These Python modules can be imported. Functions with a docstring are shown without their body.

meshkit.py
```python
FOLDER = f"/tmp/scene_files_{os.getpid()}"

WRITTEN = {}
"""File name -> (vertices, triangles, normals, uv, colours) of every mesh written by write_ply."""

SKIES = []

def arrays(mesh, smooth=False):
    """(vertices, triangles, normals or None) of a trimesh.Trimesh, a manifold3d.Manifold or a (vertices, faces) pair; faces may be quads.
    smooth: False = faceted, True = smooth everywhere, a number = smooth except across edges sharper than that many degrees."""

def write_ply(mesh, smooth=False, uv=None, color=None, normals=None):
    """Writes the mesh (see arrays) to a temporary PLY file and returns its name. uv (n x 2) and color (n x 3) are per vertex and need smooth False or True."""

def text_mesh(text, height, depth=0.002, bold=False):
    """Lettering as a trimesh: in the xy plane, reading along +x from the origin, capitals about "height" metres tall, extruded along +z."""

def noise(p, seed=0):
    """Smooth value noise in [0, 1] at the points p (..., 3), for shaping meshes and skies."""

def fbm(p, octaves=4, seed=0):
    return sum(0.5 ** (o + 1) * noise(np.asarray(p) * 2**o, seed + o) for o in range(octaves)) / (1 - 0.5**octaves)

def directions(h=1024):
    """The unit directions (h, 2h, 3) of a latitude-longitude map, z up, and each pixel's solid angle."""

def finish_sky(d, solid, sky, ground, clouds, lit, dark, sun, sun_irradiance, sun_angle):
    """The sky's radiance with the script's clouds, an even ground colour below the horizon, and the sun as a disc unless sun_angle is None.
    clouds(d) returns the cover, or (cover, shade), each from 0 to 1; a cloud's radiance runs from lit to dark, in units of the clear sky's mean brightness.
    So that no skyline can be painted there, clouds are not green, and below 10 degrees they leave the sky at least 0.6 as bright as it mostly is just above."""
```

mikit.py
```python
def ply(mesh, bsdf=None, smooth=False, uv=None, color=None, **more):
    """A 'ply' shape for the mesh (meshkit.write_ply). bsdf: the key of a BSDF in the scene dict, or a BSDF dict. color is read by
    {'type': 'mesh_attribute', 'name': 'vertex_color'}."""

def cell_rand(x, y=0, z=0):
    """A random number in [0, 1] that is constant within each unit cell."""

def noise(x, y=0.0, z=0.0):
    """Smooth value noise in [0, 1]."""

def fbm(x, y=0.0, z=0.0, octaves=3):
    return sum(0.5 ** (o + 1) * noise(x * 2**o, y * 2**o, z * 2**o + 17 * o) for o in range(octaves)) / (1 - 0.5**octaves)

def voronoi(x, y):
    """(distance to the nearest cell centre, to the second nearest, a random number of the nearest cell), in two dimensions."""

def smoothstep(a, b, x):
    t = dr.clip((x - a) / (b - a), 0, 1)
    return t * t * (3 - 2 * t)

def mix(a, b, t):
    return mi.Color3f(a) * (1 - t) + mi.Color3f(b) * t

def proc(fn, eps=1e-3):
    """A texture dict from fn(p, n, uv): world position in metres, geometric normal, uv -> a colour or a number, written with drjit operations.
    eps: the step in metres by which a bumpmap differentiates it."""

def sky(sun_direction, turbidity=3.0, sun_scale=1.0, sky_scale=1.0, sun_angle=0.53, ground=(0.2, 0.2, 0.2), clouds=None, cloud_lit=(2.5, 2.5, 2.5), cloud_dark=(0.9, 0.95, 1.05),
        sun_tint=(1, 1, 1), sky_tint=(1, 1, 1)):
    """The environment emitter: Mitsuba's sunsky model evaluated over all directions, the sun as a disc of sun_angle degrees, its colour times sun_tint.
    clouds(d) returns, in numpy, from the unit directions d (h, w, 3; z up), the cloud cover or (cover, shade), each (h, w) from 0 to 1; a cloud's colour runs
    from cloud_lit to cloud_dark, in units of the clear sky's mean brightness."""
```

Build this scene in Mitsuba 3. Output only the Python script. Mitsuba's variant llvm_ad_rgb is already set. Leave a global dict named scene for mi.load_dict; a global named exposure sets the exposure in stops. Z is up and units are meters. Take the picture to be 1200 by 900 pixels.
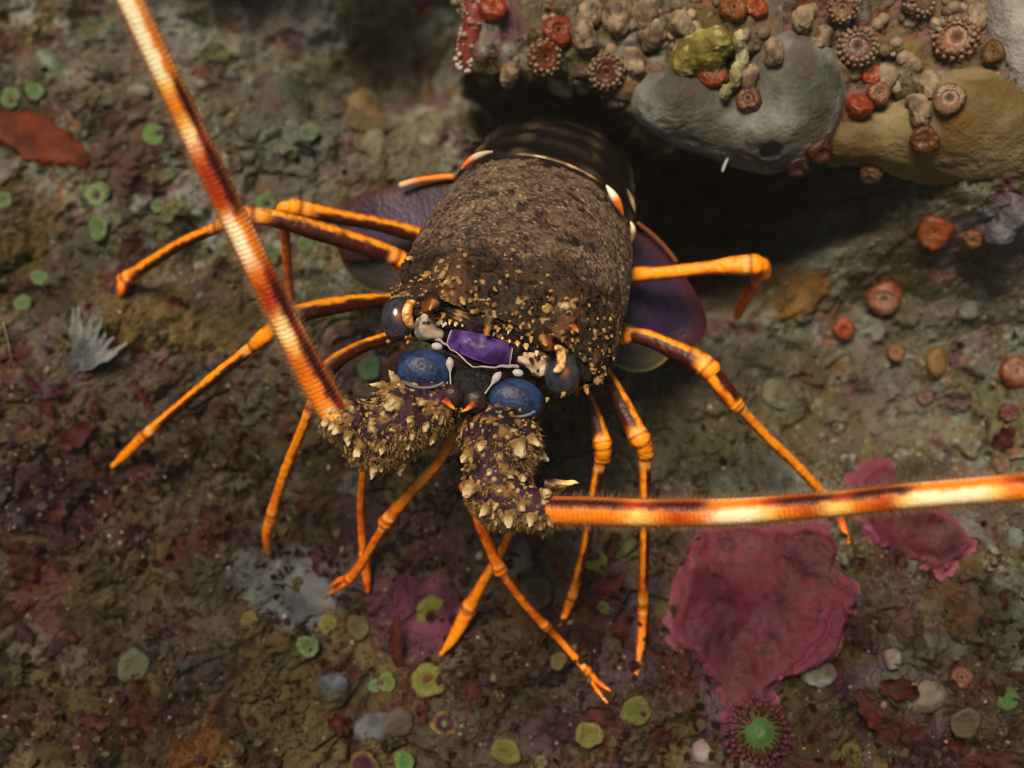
import math
import numpy as np, trimesh, mitsuba as mi, mikit, meshkit
from scipy.spatial import cKDTree
from scipy.ndimage import gaussian_filter, map_coordinates, maximum_filter

scene, labels = {}, {}
# ------------------------------------------------------------------ camera, light, exposure
PITCH, D, HFOV = math.radians(40), 0.55, 42.7
U = np.array([1.0, 0, 0])
V = np.array([0, math.sin(PITCH), math.cos(PITCH)])
W = np.array([0, -math.cos(PITCH), math.sin(PITCH)])
ORIGIN = np.array([0, 0, 1.0])
FRAME = np.stack([U, V, W])


def world(q):
    return ORIGIN + np.asarray(q, float) @ FRAME


eye = world([0, 0, D])
scene['camera'] = {
    'type': 'thinlens', 'fov': HFOV, 'fov_axis': 'x', 'near_clip': 0.02, 'far_clip': 50.0,
    'aperture_radius': 0.0040, 'focus_distance': D - 0.062,
    'to_world': mi.ScalarTransform4f().look_at(origin=eye.tolist(), target=ORIGIN.tolist(), up=[0, 0, 1]),
}
SUN = world([-0.20, 0.46, 0.865]) - ORIGIN
scene['sky'] = mikit.sky(SUN.tolist(), turbidity=3, sun_scale=1.0, sky_scale=0.42, sun_angle=24, sun_tint=(1.0, 0.98, 0.93), sky_tint=(1.0, 0.96, 0.84), ground=(0.05, 0.045, 0.03))
exposure = 1.8
scene['murk'] = {'type': 'homogeneous', 'albedo': {'type': 'rgb', 'value': [0.95, 0.93, 0.76]}, 'sigma_t': 0.022}
scene['camera']['medium'] = {'type': 'ref', 'id': 'murk'}

# ------------------------------------------------------------------ helpers
KX = math.tan(math.radians(HFOV / 2)) / 600
rng = np.random.default_rng(7)


def at(px, py, w):
    s = (D - w) * KX
    return np.array([(px - 600) * s, (450 - py) * s, w])


def proj(q):
    s = (D - q[..., 2]) * KX
    return np.stack([600 + q[..., 0] / s, 450 - q[..., 1] / s], -1)


def c(h):
    s = np.array([int(h[i:i + 2], 16) for i in (0, 2, 4)]) / 255
    return np.where(s <= 0.04045, s / 12.92, ((s + 0.055) / 1.055) ** 2.4)


def ss(a, b, x):
    t = np.clip((x - a) / (b - a), 0, 1)
    return t * t * (3 - 2 * t)


def mixc(a, b, t):
    t = np.asarray(t)[..., None]
    return np.asarray(a) * (1 - t) + np.asarray(b) * t


def fb(p, scale, octaves=3, seed=0):
    return meshkit.fbm(np.asarray(p) / scale + 50, octaves, seed)


def nz(p, scale, seed=0):
    return meshkit.noise(np.asarray(p) / scale + 50, seed)


def normals(v, f):
    n = np.zeros_like(v)
    fn = np.cross(v[f[:, 1]] - v[f[:, 0]], v[f[:, 2]] - v[f[:, 0]])
    for k in range(3):
        np.add.at(n, f[:, k], fn)
    return n / np.maximum(np.linalg.norm(n, axis=1, keepdims=True), 1e-20)


def unit(x):
    x = np.asarray(x, float)
    return x / np.maximum(np.linalg.norm(x, axis=-1, keepdims=True), 1e-12)


USED = {}


def key_of(name, parent=None):
    k = f'{parent}__{name}' if parent else name
    n = USED.get(k, 0)
    USED[k] = n + 1
    return k if n == 0 else f'{k}_{n:03d}'


ALBEDO = {'reef_slope': (.49, .515, .56), 'overhang_rock': (.52, .51, .55), 'spiny_lobster': 1.0, 'pink_sponge': (.29, .145, .19), 'orange_sponge': .30, 'grey_sponge': (.68, .66, .58), 'beige_sponge': .66, 'pale_sponge': .62,
          'disc_anemone': (.46, .38, .42), 'orange_anemone': (.36, .46, .36), 'red_seaweed': (.38, .5, .5), 'brown_turf': .62, 'shell_grit': .6, 'turf_flakes': (.42, .5, .5), 'beige_sea_squirt': (.50, .48, .48), 'jewel_anemone': (.34, .25, .26)}


def dim(k):
    """Colour factor per kind of thing; the abdomen factor also holds the overhang shade."""
    base = k.split('__')[0]
    base = base[:-4] if base[-3:].isdigit() else base
    if base != 'spiny_lobster':
        return np.asarray(ALBEDO.get(base, .55))
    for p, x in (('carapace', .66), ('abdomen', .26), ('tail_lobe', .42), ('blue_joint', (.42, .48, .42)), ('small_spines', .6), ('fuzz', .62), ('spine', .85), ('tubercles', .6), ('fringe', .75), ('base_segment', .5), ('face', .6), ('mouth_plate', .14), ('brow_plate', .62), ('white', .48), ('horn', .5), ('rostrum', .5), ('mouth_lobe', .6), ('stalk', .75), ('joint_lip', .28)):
        if '__' + p in k:
            return np.asarray(x)
    return np.asarray(1.0)


def add(name, v, f, col, bsdf='matte', parent=None, smooth=True, label=None, cat=None, group=None, kind=None):
    k = key_of(name, parent)
    col = np.asarray(col, float) * dim(k)
    col = np.clip(np.broadcast_to(col, (len(v), 3)), 0.001, 0.95)
    scene[k] = mikit.ply((world(v), f), bsdf, smooth=smooth, color=col)
    tell(k, label, cat, group, kind)
    return k


def tell(k, label=None, cat=None, group=None, kind=None):
    d = {a: b for a, b in (('label', label), ('category', cat), ('group', group), ('kind', kind)) if b}
    if d:
        labels[k] = d


def thing(name, label, cat, group=None):
    k = key_of(name)
    tell(k, label, cat, group)
    return k


def bump_grain(p, n, uv):
    return mikit.fbm(p.x * 1100, p.y * 1100, p.z * 1100, 3)


def bump_skin(p, n, uv):
    return mikit.noise(p.x * 900, p.y * 900, p.z * 900)


VC = {'type': 'mesh_attribute', 'name': 'vertex_color'}
g_tex, s_tex = mikit.proc(bump_grain, eps=1.5e-4), mikit.proc(bump_skin, eps=2e-4)


def principled(rough, spec, **more):
    return {'type': 'principled', 'base_color': VC, 'roughness': rough, 'specular': spec, **more}


scene['rock_skin'] = {'type': 'twosided', 'b': {'type': 'bumpmap', 't': g_tex, 'scale': 0.0006, 'n': principled(0.75, 0.15)}}
scene['matte'] = {'type': 'twosided', 'b': {'type': 'bumpmap', 't': s_tex, 'scale': 0.0004, 'n': principled(0.65, 0.18)}}
scene['shell'] = {'type': 'twosided', 'b': {'type': 'bumpmap', 't': s_tex, 'scale': 0.00018, 'n': principled(0.45, 0.3)}}
scene['smooth_skin'] = {'type': 'twosided', 'b': principled(0.42, 0.3)}
scene['wet_sheet'] = {'type': 'twosided', 'b': {'type': 'bumpmap', 't': s_tex, 'scale': 0.0003, 'n': principled(0.62, 0.22)}}
scene['glossy'] = {'type': 'twosided', 'b': principled(0.16, 0.5, clearcoat=0.6, clearcoat_gloss=0.9)}


def grid_faces(n, m, wrap=False):
    i, j = np.meshgrid(np.arange(n - 1), np.arange(m if wrap else m - 1), indexing='ij')
    j2 = (j + 1) % m
    a, b, cc, d = i * m + j, i * m + j2, (i + 1) * m + j2, (i + 1) * m + j
    q = np.stack([a, b, cc, d], -1).reshape(-1, 4)
    return np.vstack([q[:, [0, 1, 2]], q[:, [0, 2, 3]]])


def spline(pts, n):
    """Catmull-Rom through rows of pts (any columns), n samples, even in chord length of the first three columns."""
    p = np.asarray(pts, float)
    t = np.r_[0, np.cumsum(np.maximum(np.linalg.norm(np.diff(p[:, :3], axis=0), axis=1), 1e-6))]
    from scipy.interpolate import PchipInterpolator
    return PchipInterpolator(t, p)(np.linspace(0, t[-1], n))


def tube(p, r, sides=18, squash=1.0, ref=(0.3, 0.2, 1)):
    """(vertices, faces, outward directions, ring number) of a closed tube along p with radii r."""
    p = np.asarray(p, float)
    r = np.array(np.broadcast_to(r, (len(p),)), float)
    t = unit(np.gradient(p, axis=0))
    # round caps
    k = 5
    e0, e1 = [], []
    for i in range(k):
        a = (i + 0.15) / k * math.pi / 2
        e0.append((p[0] - t[0] * r[0] * 0.8 * math.cos(a), r[0] * math.sin(a)))
        e1.append((p[-1] + t[-1] * r[-1] * 0.8 * math.cos(a), r[-1] * math.sin(a)))
    e1 = e1[::-1]
    P = np.vstack([[x[0] for x in e0], p, [x[0] for x in e1]])
    Rr = np.r_[[x[1] for x in e0], r, [x[1] for x in e1]]
    T = np.vstack([np.repeat(t[:1], k, 0), t, np.repeat(t[-1:], k, 0)])
    a = unit(np.cross(T, np.asarray(ref, float)))
    b = np.cross(T, a)
    ph = np.arange(sides) * 2 * math.pi / sides
    d = np.cos(ph)[None, :, None] * a[:, None] + squash * np.sin(ph)[None, :, None] * b[:, None]
    v = P[:, None] + Rr[:, None, None] * d
    f = grid_faces(len(P), sides, True)
    v = np.vstack([v.reshape(-1, 3), P[:1], P[-1:]])
    m, j = len(v) - 2, np.arange(sides)
    j2 = (j + 1) % sides
    f = np.vstack([f, np.stack([j2, j, j * 0 + m], 1), np.stack([(len(P) - 1) * sides + j, (len(P) - 1) * sides + j2, j * 0 + m + 1], 1)])
    dirs = np.vstack([d.reshape(-1, 3), -T[:1], T[-1:]])
    ring = np.r_[np.repeat(np.clip(np.arange(len(P)) - k, 0, len(p) - 1), sides), 0, len(p) - 1]
    return v, f, dirs, ring


def nets(F, lo, step):
    """Surface nets: the zero surface of the sampled field F (negative inside)."""
    lo = np.asarray(lo, float)
    s = F < 0
    n = np.array(F.shape) - 1
    corners = [(a, b, d) for a in (0, 1) for b in (0, 1) for d in (0, 1)]

    def cut(A, o):
        return A[o[0]:o[0] + n[0], o[1]:o[1] + n[1], o[2]:o[2] + n[2]]
    cnt = sum(cut(s, o).astype(np.int8) for o in corners)
    idx = np.argwhere((cnt > 0) & (cnt < 8))
    val = {o: F[idx[:, 0] + o[0], idx[:, 1] + o[1], idx[:, 2] + o[2]] for o in corners}
    acc, m = np.zeros((len(idx), 3)), np.zeros(len(idx))
    for o in corners:
        for ax in range(3):
            if o[ax] == 0:
                q = list(o); q[ax] = 1; q = tuple(q)
                x, y = val[o], val[q]
                hit = (x < 0) != (y < 0)
                t = np.where(hit, x / np.where(hit, x - y, 1), 0)
                pos = np.tile(np.array(o, float), (len(idx), 1))
                pos[:, ax] += t
                acc += pos * hit[:, None]
                m += hit
    v = lo + (idx + acc / m[:, None]) * step
    number = -np.ones(n, int)
    number[tuple(idx.T)] = np.arange(len(idx))
    faces = []
    for ax in range(3):
        b, d = [(1, 2), (2, 0), (0, 1)][ax]
        sl0 = [slice(None)] * 3; sl1 = [slice(None)] * 3
        sl0[ax], sl1[ax] = slice(0, -1), slice(1, None)
        ch = s[tuple(sl0)] != s[tuple(sl1)]
        e = np.argwhere(ch)
        ok = (e[:, b] > 0) & (e[:, d] > 0) & (e[:, b] < F.shape[b] - 1) & (e[:, d] < F.shape[d] - 1)
        e = e[ok]
        inside = s[tuple(e.T)]

        def num(db, dd):
            q = e.copy(); q[:, b] += db; q[:, d] += dd
            return number[tuple(q.T)]
        quad = np.stack([num(-1, -1), num(0, -1), num(0, 0), num(-1, 0)], 1)
        quad = np.where(inside[:, None], quad, quad[:, ::-1])
        faces.append(quad)
    q = np.vstack(faces)
    return v, np.vstack([q[:, [0, 1, 2]], q[:, [0, 2, 3]]])


def subdiv(v, f):
    return trimesh.remesh.subdivide(v, f)


def polysd(poly, u, v):
    """Signed distance (negative inside) to a polygon in the plane."""
    p = np.asarray(poly, float)
    q = np.roll(p, -1, 0)
    d = np.full(u.shape, 1e9)
    inside = np.zeros(u.shape, bool)
    for (x0, y0), (x1, y1) in zip(p, q):
        ex, ey = x1 - x0, y1 - y0
        t = np.clip(((u - x0) * ex + (v - y0) * ey) / (ex * ex + ey * ey + 1e-18), 0, 1)
        d = np.minimum(d, (u - x0 - ex * t) ** 2 + (v - y0 - ey * t) ** 2)
        if y0 != y1:
            hit = ((y0 > v) != (y1 > v)) & (u < (x1 - x0) * (v - y0) / (y1 - y0) + x0)
            inside ^= hit
    return np.where(inside, -1, 1) * np.sqrt(d)


def poly_at(pts, w):
    return np.array([at(x, y, w)[:2] for x, y in pts])


def smin(a, b, k):
    h = np.clip(0.5 + 0.5 * (b - a) / k, 0, 1)
    return b * (1 - h) + a * h - k * h * (1 - h)


def frames(nrm, roll):
    n = unit(nrm)
    a = unit(np.cross(n, np.where(np.abs(n[:, 2:]) < 0.9, [[0, 0, 1.0]], [[1.0, 0, 0]])))
    b = np.cross(n, a)
    cr, sr = np.cos(roll)[:, None], np.sin(roll)[:, None]
    return np.stack([a * cr + b * sr, b * cr - a * sr, n], 1)  # rows: x, y, z axes


def scatter(base, pos, nrm, scale, roll=None, jitter=0.0):
    """Many copies of base (v, f), z along nrm, as one mesh; also the number of each vertex's copy."""
    bv, bf = base
    n = len(pos)
    roll = rng.uniform(0, 6.28, n) if roll is None else roll
    fr = frames(nrm, roll)
    sc = np.asarray(scale, float)
    sc = np.repeat(sc[:, None], 3, 1) if sc.ndim == 1 else sc
    loc = bv[None] * sc[:, None, :]
    if jitter:
        loc = loc * (1 + jitter * rng.uniform(-1, 1, (n, len(bv), 1)))
    v = np.einsum('nki,nij->nkj', loc, fr) + np.asarray(pos)[:, None]
    f = bf[None] + (np.arange(n) * len(bv))[:, None, None]
    return v.reshape(-1, 3), f.reshape(-1, 3), np.repeat(np.arange(n), len(bv))


def cone_base(sides=7, rings=4, bend=0.25, power=0.8):
    z = np.linspace(0, 1, rings + 1)
    ph = np.arange(sides) * 2 * math.pi / sides
    v = []
    for zz in z[:-1]:
        r = (1 - zz) ** power
        v += [(r * math.cos(a) + bend * zz * zz, r * math.sin(a), zz) for a in ph]
    v.append((bend, 0, 1))
    f = grid_faces(rings, sides, True)
    t = np.arange(sides)
    f = np.vstack([f, np.stack([(rings - 1) * sides + t, (rings - 1) * sides + (t + 1) % sides, t * 0 + rings * sides], 1)])
    return np.array(v), f


ICO0 = trimesh.creation.icosphere(subdivisions=0)
ICO1 = trimesh.creation.icosphere(subdivisions=1)
ICO2 = trimesh.creation.icosphere(subdivisions=2)
ICO0, ICO1, ICO2 = [(np.array(m.vertices), np.array(m.faces)) for m in (ICO0, ICO1, ICO2)]
ICO4 = trimesh.creation.icosphere(subdivisions=4)
ICO4 = (np.array(ICO4.vertices), np.array(ICO4.faces))
HAIR = (np.array([[1, 0, 0], [-0.5, 0.87, 0], [-0.5, -0.87, 0], [0.6, 0, 0.5], [-0.3, 0.5, 0.5], [-0.3, -0.5, 0.5], [0.3, 0, 1]]),
        np.array([[0, 1, 4], [0, 4, 3], [1, 2, 5], [1, 5, 4], [2, 0, 3], [2, 3, 5], [3, 4, 6], [4, 5, 6], [5, 3, 6]]))

# ------------------------------------------------------------------ the reef: one sheet
EXT = 0.52
STEP = 0.0006
fine_u = np.arange(-0.275, 0.2751, STEP)
fine_v = np.arange(-0.205, 0.2151, STEP)
steps = 0.0008 * 1.055 ** np.arange(100)
tail = np.cumsum(steps)[np.cumsum(steps) < 2.4]
gu = np.r_[fine_u[0] - tail[::-1], fine_u, fine_u[-1] + tail]
gv = np.r_[fine_v[0] - tail[::-1], fine_v, fine_v[-1] + tail]
DEN = poly_at([(556, 40), (548, 170), (560, 260), (600, 330), (720, 350), (800, 372), (862, 352), (905, 300), (990, 268), (1030, 240), (1015, 190), (990, 110), (700, 20)], -0.09)
NOOK = poly_at([(215, -80), (245, 40), (300, 90), (400, 120), (470, 130), (560, 120), (590, -80)], -0.09)
NOOK2 = poly_at([(-80, -90), (-60, 30), (40, 60), (150, 40), (230, -90)], -0.09)
HOLLOW = poly_at([(400, 540), (520, 500), (680, 460), (690, 560), (600, 620), (470, 640), (390, 610)], -0.04)
lump_n = 2600
lump_p = np.stack([rng.uniform(-0.33, 0.33, lump_n), rng.uniform(-0.25, 0.27, lump_n)], 1)
lump_r = rng.uniform(0.0025, 0.0075, lump_n) * np.where(rng.random(lump_n) < 0.1, 1.8, 1)
lump_tree = cKDTree(lump_p)


col_n = 620
col_p = np.stack([rng.uniform(-0.30, 0.30, col_n), rng.uniform(-0.23, 0.24, col_n)], 1)
col_r = rng.uniform(0.005, 0.013, col_n) * np.where(rng.random(col_n) < 0.18, 1.7, 1)
col_h = rng.uniform(0.0, 0.0038, col_n)
col_tree = cKDTree(col_p)


def colony(u, v, P):
    """(number of the colony that covers each place, how firmly from 0 to 1)."""
    wu, wv = (fb(P, 0.012, 4, 51) - .5) * 0.022, (fb(P, 0.012, 4, 52) - .5) * 0.022
    d, i = col_tree.query(np.stack([(u + wu).ravel(), (v + wv).ravel()], 1), k=5)
    q = d / col_r[i]
    b = q.argmin(1)
    n_ = np.arange(len(b))
    return i[n_, b].reshape(u.shape), (1 - ss(.70, 1.0, q[n_, b])).reshape(u.shape)


def reef_height(u, v):
    P = np.stack([u, v, 0 * u], -1)
    wu, wv = (fb(P, 0.02, 2, 31) - .5) * 0.012, (fb(P, 0.02, 2, 32) - .5) * 0.012
    Q = np.stack([u + wu, v + wv, 0 * u], -1)
    h = -0.056 - 0.30 * np.clip(v, -0.6, 0.6)
    h = h + (fb(Q, 0.12, 3, 1) - .5) * 0.045 + (fb(Q, 0.036, 3, 2) - .5) * 0.026
    r = 1 - np.abs(2 * fb(Q, 0.021, 2, 3) - 1)
    h = h - 0.004 * ss(0.90, 1.0, r) * ss(.5, .62, fb(P, .05, 2, 33)) + (fb(Q, 0.016, 4, 34) - .5) * 0.014 + (fb(Q, 0.007, 3, 4) - .5) * 0.006
    near = (np.abs(u) < 0.32) & (v > -0.24) & (v < 0.26)
    pts = np.stack([(u + wu * .3)[near], (v + wv * .3)[near]], 1)
    d, i = lump_tree.query(pts, k=4)
    rr = lump_r[i]
    hh = np.sqrt(np.clip(1 - (d / rr) ** 2, 0, 1)) * rr * 0.55
    add_h = np.zeros_like(u)
    add_h[near] = hh.max(1)
    h = h + add_h * ss(0.35, 0.6, fb(P, 0.04, 2, 9))
    rough = .45 + .9 * ss(.42, .62, fb(P, .045, 3, 37))
    h = h + (fb(P, 0.0030, 3, 5) - .5) * 0.0034 * rough + 0.0012 * ss(.6, .85, nz(P, .0021, 36))
    ci, cm = colony(u, v, P)
    h = h + col_h[ci] * cm
    wob = (fb(P, 0.03, 3, 6) - .5) * 0.03
    den = 1 - ss(-0.030, 0.010, polysd(DEN, u, v) + wob)
    nook = 1 - ss(-0.030, 0.020, polysd(NOOK, u, v) + wob)
    nook2 = 1 - ss(-0.025, 0.020, polysd(NOOK2, u, v) + wob)
    hol = 1 - ss(-0.030, 0.012, polysd(HOLLOW, u, v) + wob)
    h = h - 0.21 * den - 0.052 * nook * (1 - den) - 0.018 * nook2 - 0.022 * hol
    # the pale rock face at the right brink of the den
    a = at(985, 300, -0.08)
    h = h + 0.016 * np.exp(-(((u - a[0]) / 0.022) ** 2 + ((v - a[1]) / 0.016) ** 2))
    a = at(1135, 235, -0.05)
    h = h + 0.072 * np.exp(-((u - a[0]) / 0.042) ** 2 - ((v - a[1]) / 0.030) ** 2)
    a = at(452, 48, -0.10)
    h = h - 0.055 * np.exp(-((u - a[0]) / 0.028) ** 2 - ((v - a[1]) / 0.024) ** 2)
    a = at(200, 375, -0.06)
    h = h + 0.014 * np.exp(-(((u - a[0]) / 0.026) ** 2 + ((v - a[1]) / 0.016) ** 2))
    return h, den, ci, cm


gU, gV = np.meshgrid(gu, gv, indexing='ij')
gH, gDen, gC, gM = reef_height(gU, gV)
reef_v = np.stack([gU, gV, gH], -1).reshape(-1, 3)
reef_f = grid_faces(len(gu), len(gv))[:, ::-1]
k0, k1 = len(tail), len(tail) + len(fine_u)
m0, m1 = len(tail), len(tail) + len(fine_v)
Hfine = gH[k0:k1, m0:m1]
Hsoft = gaussian_filter(Hfine, 7)
Hsofter = gaussian_filter(maximum_filter(Hfine, 15), 11)


def H_at(u, v, A=None):
    A = Hfine if A is None else A
    return map_coordinates(A, [(np.atleast_1d(u) - fine_u[0]) / STEP, (np.atleast_1d(v) - fine_v[0]) / STEP], order=1, mode='nearest')


def on_reef(px, py, lift=0.0):
    w = -0.05
    for _ in range(60):
        q = at(px, py, w)
        w = 0.6 * w + 0.4 * (float(H_at(q[0], q[1], Hsoft)[0]) + lift)
    return at(px, py, w)


# colour of the rock and of the thin living films that coat it
PATCH = [  # px, py, rx, ry, turn, colour, strength
    (345, 160, 60, 90, 0, '6b6a5e', .8), (300, 120, 30, 80, 10, '5c5c55', .6), (330, 690, 62, 48, 20, '777a80', .85), (420, 670, 40, 25, 0, '66505c', .5),
    (200, 372, 90, 45, 10, '7d6836', .75), (30, 270, 60, 60, 0, '6e5a2a', .6), (270, 350, 50, 30, 0, '6a5a36', .6), (485, 720, 62, 62, 0, '6b3a4b', .9),
    (600, 590, 60, 45, 0, '50525a', .6), (960, 300, 46, 44, 40, '9a9a88', .9), (925, 335, 40, 40, 50, '7d5c30', .85), (920, 462, 34, 24, 0, '8f9280', .8),
    (1065, 490, 60, 40, 0, '8a8672', .7), (1135, 365, 60, 40, 0, '77746c', .6), (1180, 260, 50, 60, 0, '76707c', .6), (700, 255, 30, 30, 0, '80703c', .5),
    (1080, 330, 150, 90, 0, '6a5d42', .4), (870, 470, 180, 80, 0, '695f44', .55), (470, 180, 60, 46, 0, '7d7a62', .7), (330, 120, 24, 30, 0, '70606a', .5),
    (110, 90, 90, 60, 0, '7d7464', .55), (430, 150, 35, 30, 0, '77663f', .6), (60, 70, 50, 25, 0, '806f60', .5), (820, 520, 80, 40, 0, '6e6a4c', .7),
    (280, 700, 60, 60, 0, '4c4a38', .5), (340, 830, 60, 60, 0, '5c5230', .8), (120, 700, 70, 50, 0, '5a5034', .6), (240, 760, 60, 50, 0, '5a5048', .6),
    (590, 790, 70, 60, 0, '43382a', .8), (530, 860, 70, 50, 0, '4c4846', .6), (950, 850, 60, 60, 0, '453d22', .7), (1080, 800, 60, 40, 0, '76706a', .6),
    (660, 690, 60, 60, 0, '3d2a24', .6), (700, 700, 50, 40, 0, '341814', .5), (1150, 740, 60, 60, 0, '4e4436', .6), (1110, 700, 40, 40, 0, '6b4420', .6),
    (220, 600, 90, 40, 0, '4e4230', .5), (150, 480, 70, 50, 0, '6a5c50', .5), (40, 560, 60, 60, 0, '342430', .6), (60, 840, 60, 40, 0, '54401e', .5),
    (240, 880, 40, 30, 0, '7a4a18', .7), (1150, 600, 60, 40, 0, '5a4a3a', .5), (560, 680, 60, 50, 0, '54483a', .5), (870, 600, 30, 30, 0, '6a6248', .5),
    (300, 215, 60, 30, 0, '66584c', .5), (130, 200, 60, 40, 0, '604e3c', .5), (160, 150, 40, 20, 0, '5c3a3c', .6), (410, 240, 40, 30, 0, '7a6a50', .5),
]


def rock_colour(P, seed=0):
    n1, n2, n3 = fb(P, 0.045, 4, 11 + seed), fb(P, 0.016, 4, 12 + seed), fb(P, 0.006, 3, 13 + seed)
    col = mixc(c('565038'), c('87805f'), ss(.3, .7, n1 * .55 + n3 * .45))
    col = mixc(col, c('8a9082'), .9 * ss(.50, .60, n2))
    col = mixc(col, c('7c6a66'), .85 * ss(.54, .66, fb(P, .022, 4, 14 + seed)))
    col = mixc(col, c('6b5c24'), .8 * ss(.55, .66, fb(P, .03, 4, 18 + seed)))
    col = mixc(col, c('a5a596'), .8 * ss(.60, .68, fb(P, .011, 3, 20 + seed)))
    col = mixc(col, c('6e3c4a'), .85 * ss(.59, .68, fb(P, .013, 4, 15 + seed)))
    col = mixc(col, c('9a5a30'), .7 * ss(.64, .72, fb(P, .010, 3, 21 + seed)))
    col = mixc(col, c('262018'), .8 * ss(.58, .72, fb(P, .009, 4, 16 + seed)))
    col = mixc(col, c('c2bca6'), .8 * ss(.74, .84, nz(P, .0020, 17 + seed)))
    return col * (0.74 + 0.52 * nz(P, .0012, 19 + seed))[..., None]


P2 = np.stack([gU, gV, gH * 1.0], -1)
rcol = rock_colour(P2)
warp = (fb(P2, .02, 4, 41) - .5) * 0.030
warp2 = (fb(P2, .02, 4, 42) - .5) * 0.030
pxy = proj(P2)
pw = np.stack([pxy[..., 0] + warp / .00036, pxy[..., 1] + warp2 / .00036], -1)
# low left: dark red-brown turf, its colour also lowered for flash falloff
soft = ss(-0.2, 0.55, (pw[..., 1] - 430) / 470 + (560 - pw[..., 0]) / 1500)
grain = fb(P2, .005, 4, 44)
dimmed_turf_col = mixc(mixc(c('20160f'), c('66543c'), ss(.3, .65, grain)), c('5c1c1c'), .85 * ss(.50, .62, fb(P2, .018, 4, 45)))
dimmed_turf_col = mixc(dimmed_turf_col, c('5c4452'), .8 * ss(.54, .64, fb(P2, .024, 4, 46)))
dimmed_turf_col = mixc(dimmed_turf_col, c('7c6a3c'), .8 * ss(.55, .66, fb(P2, .028, 4, 47)))
rcol = mixc(rcol, dimmed_turf_col * .82, .9 * soft)
pal_hi = np.array([c(x) for x in ('8c9488', 'a2a498', '7c7850', '8a7074', '6c6c40', 'b0aa98', '666656', '74605a', '8c8c80', '4c4434', '74505a', '98988e')])
pal_lo = np.array([c(x) for x in ('521c22', '461418', '6a5a3c', '644c5a', '2c1a18', '7a6c50', '54202a', '241814', '4a3c30', '6c6258', '30141c', '544a24')])
pick_hi, pick_lo = pal_hi[rng.integers(0, 12, col_n)], pal_lo[rng.integers(0, 12, col_n)]
lows = (rng.random(col_n) < ss(.0, .75, .42 - col_p[:, 1] * 2.6 - col_p[:, 0] * 1.3))[:, None]
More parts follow.
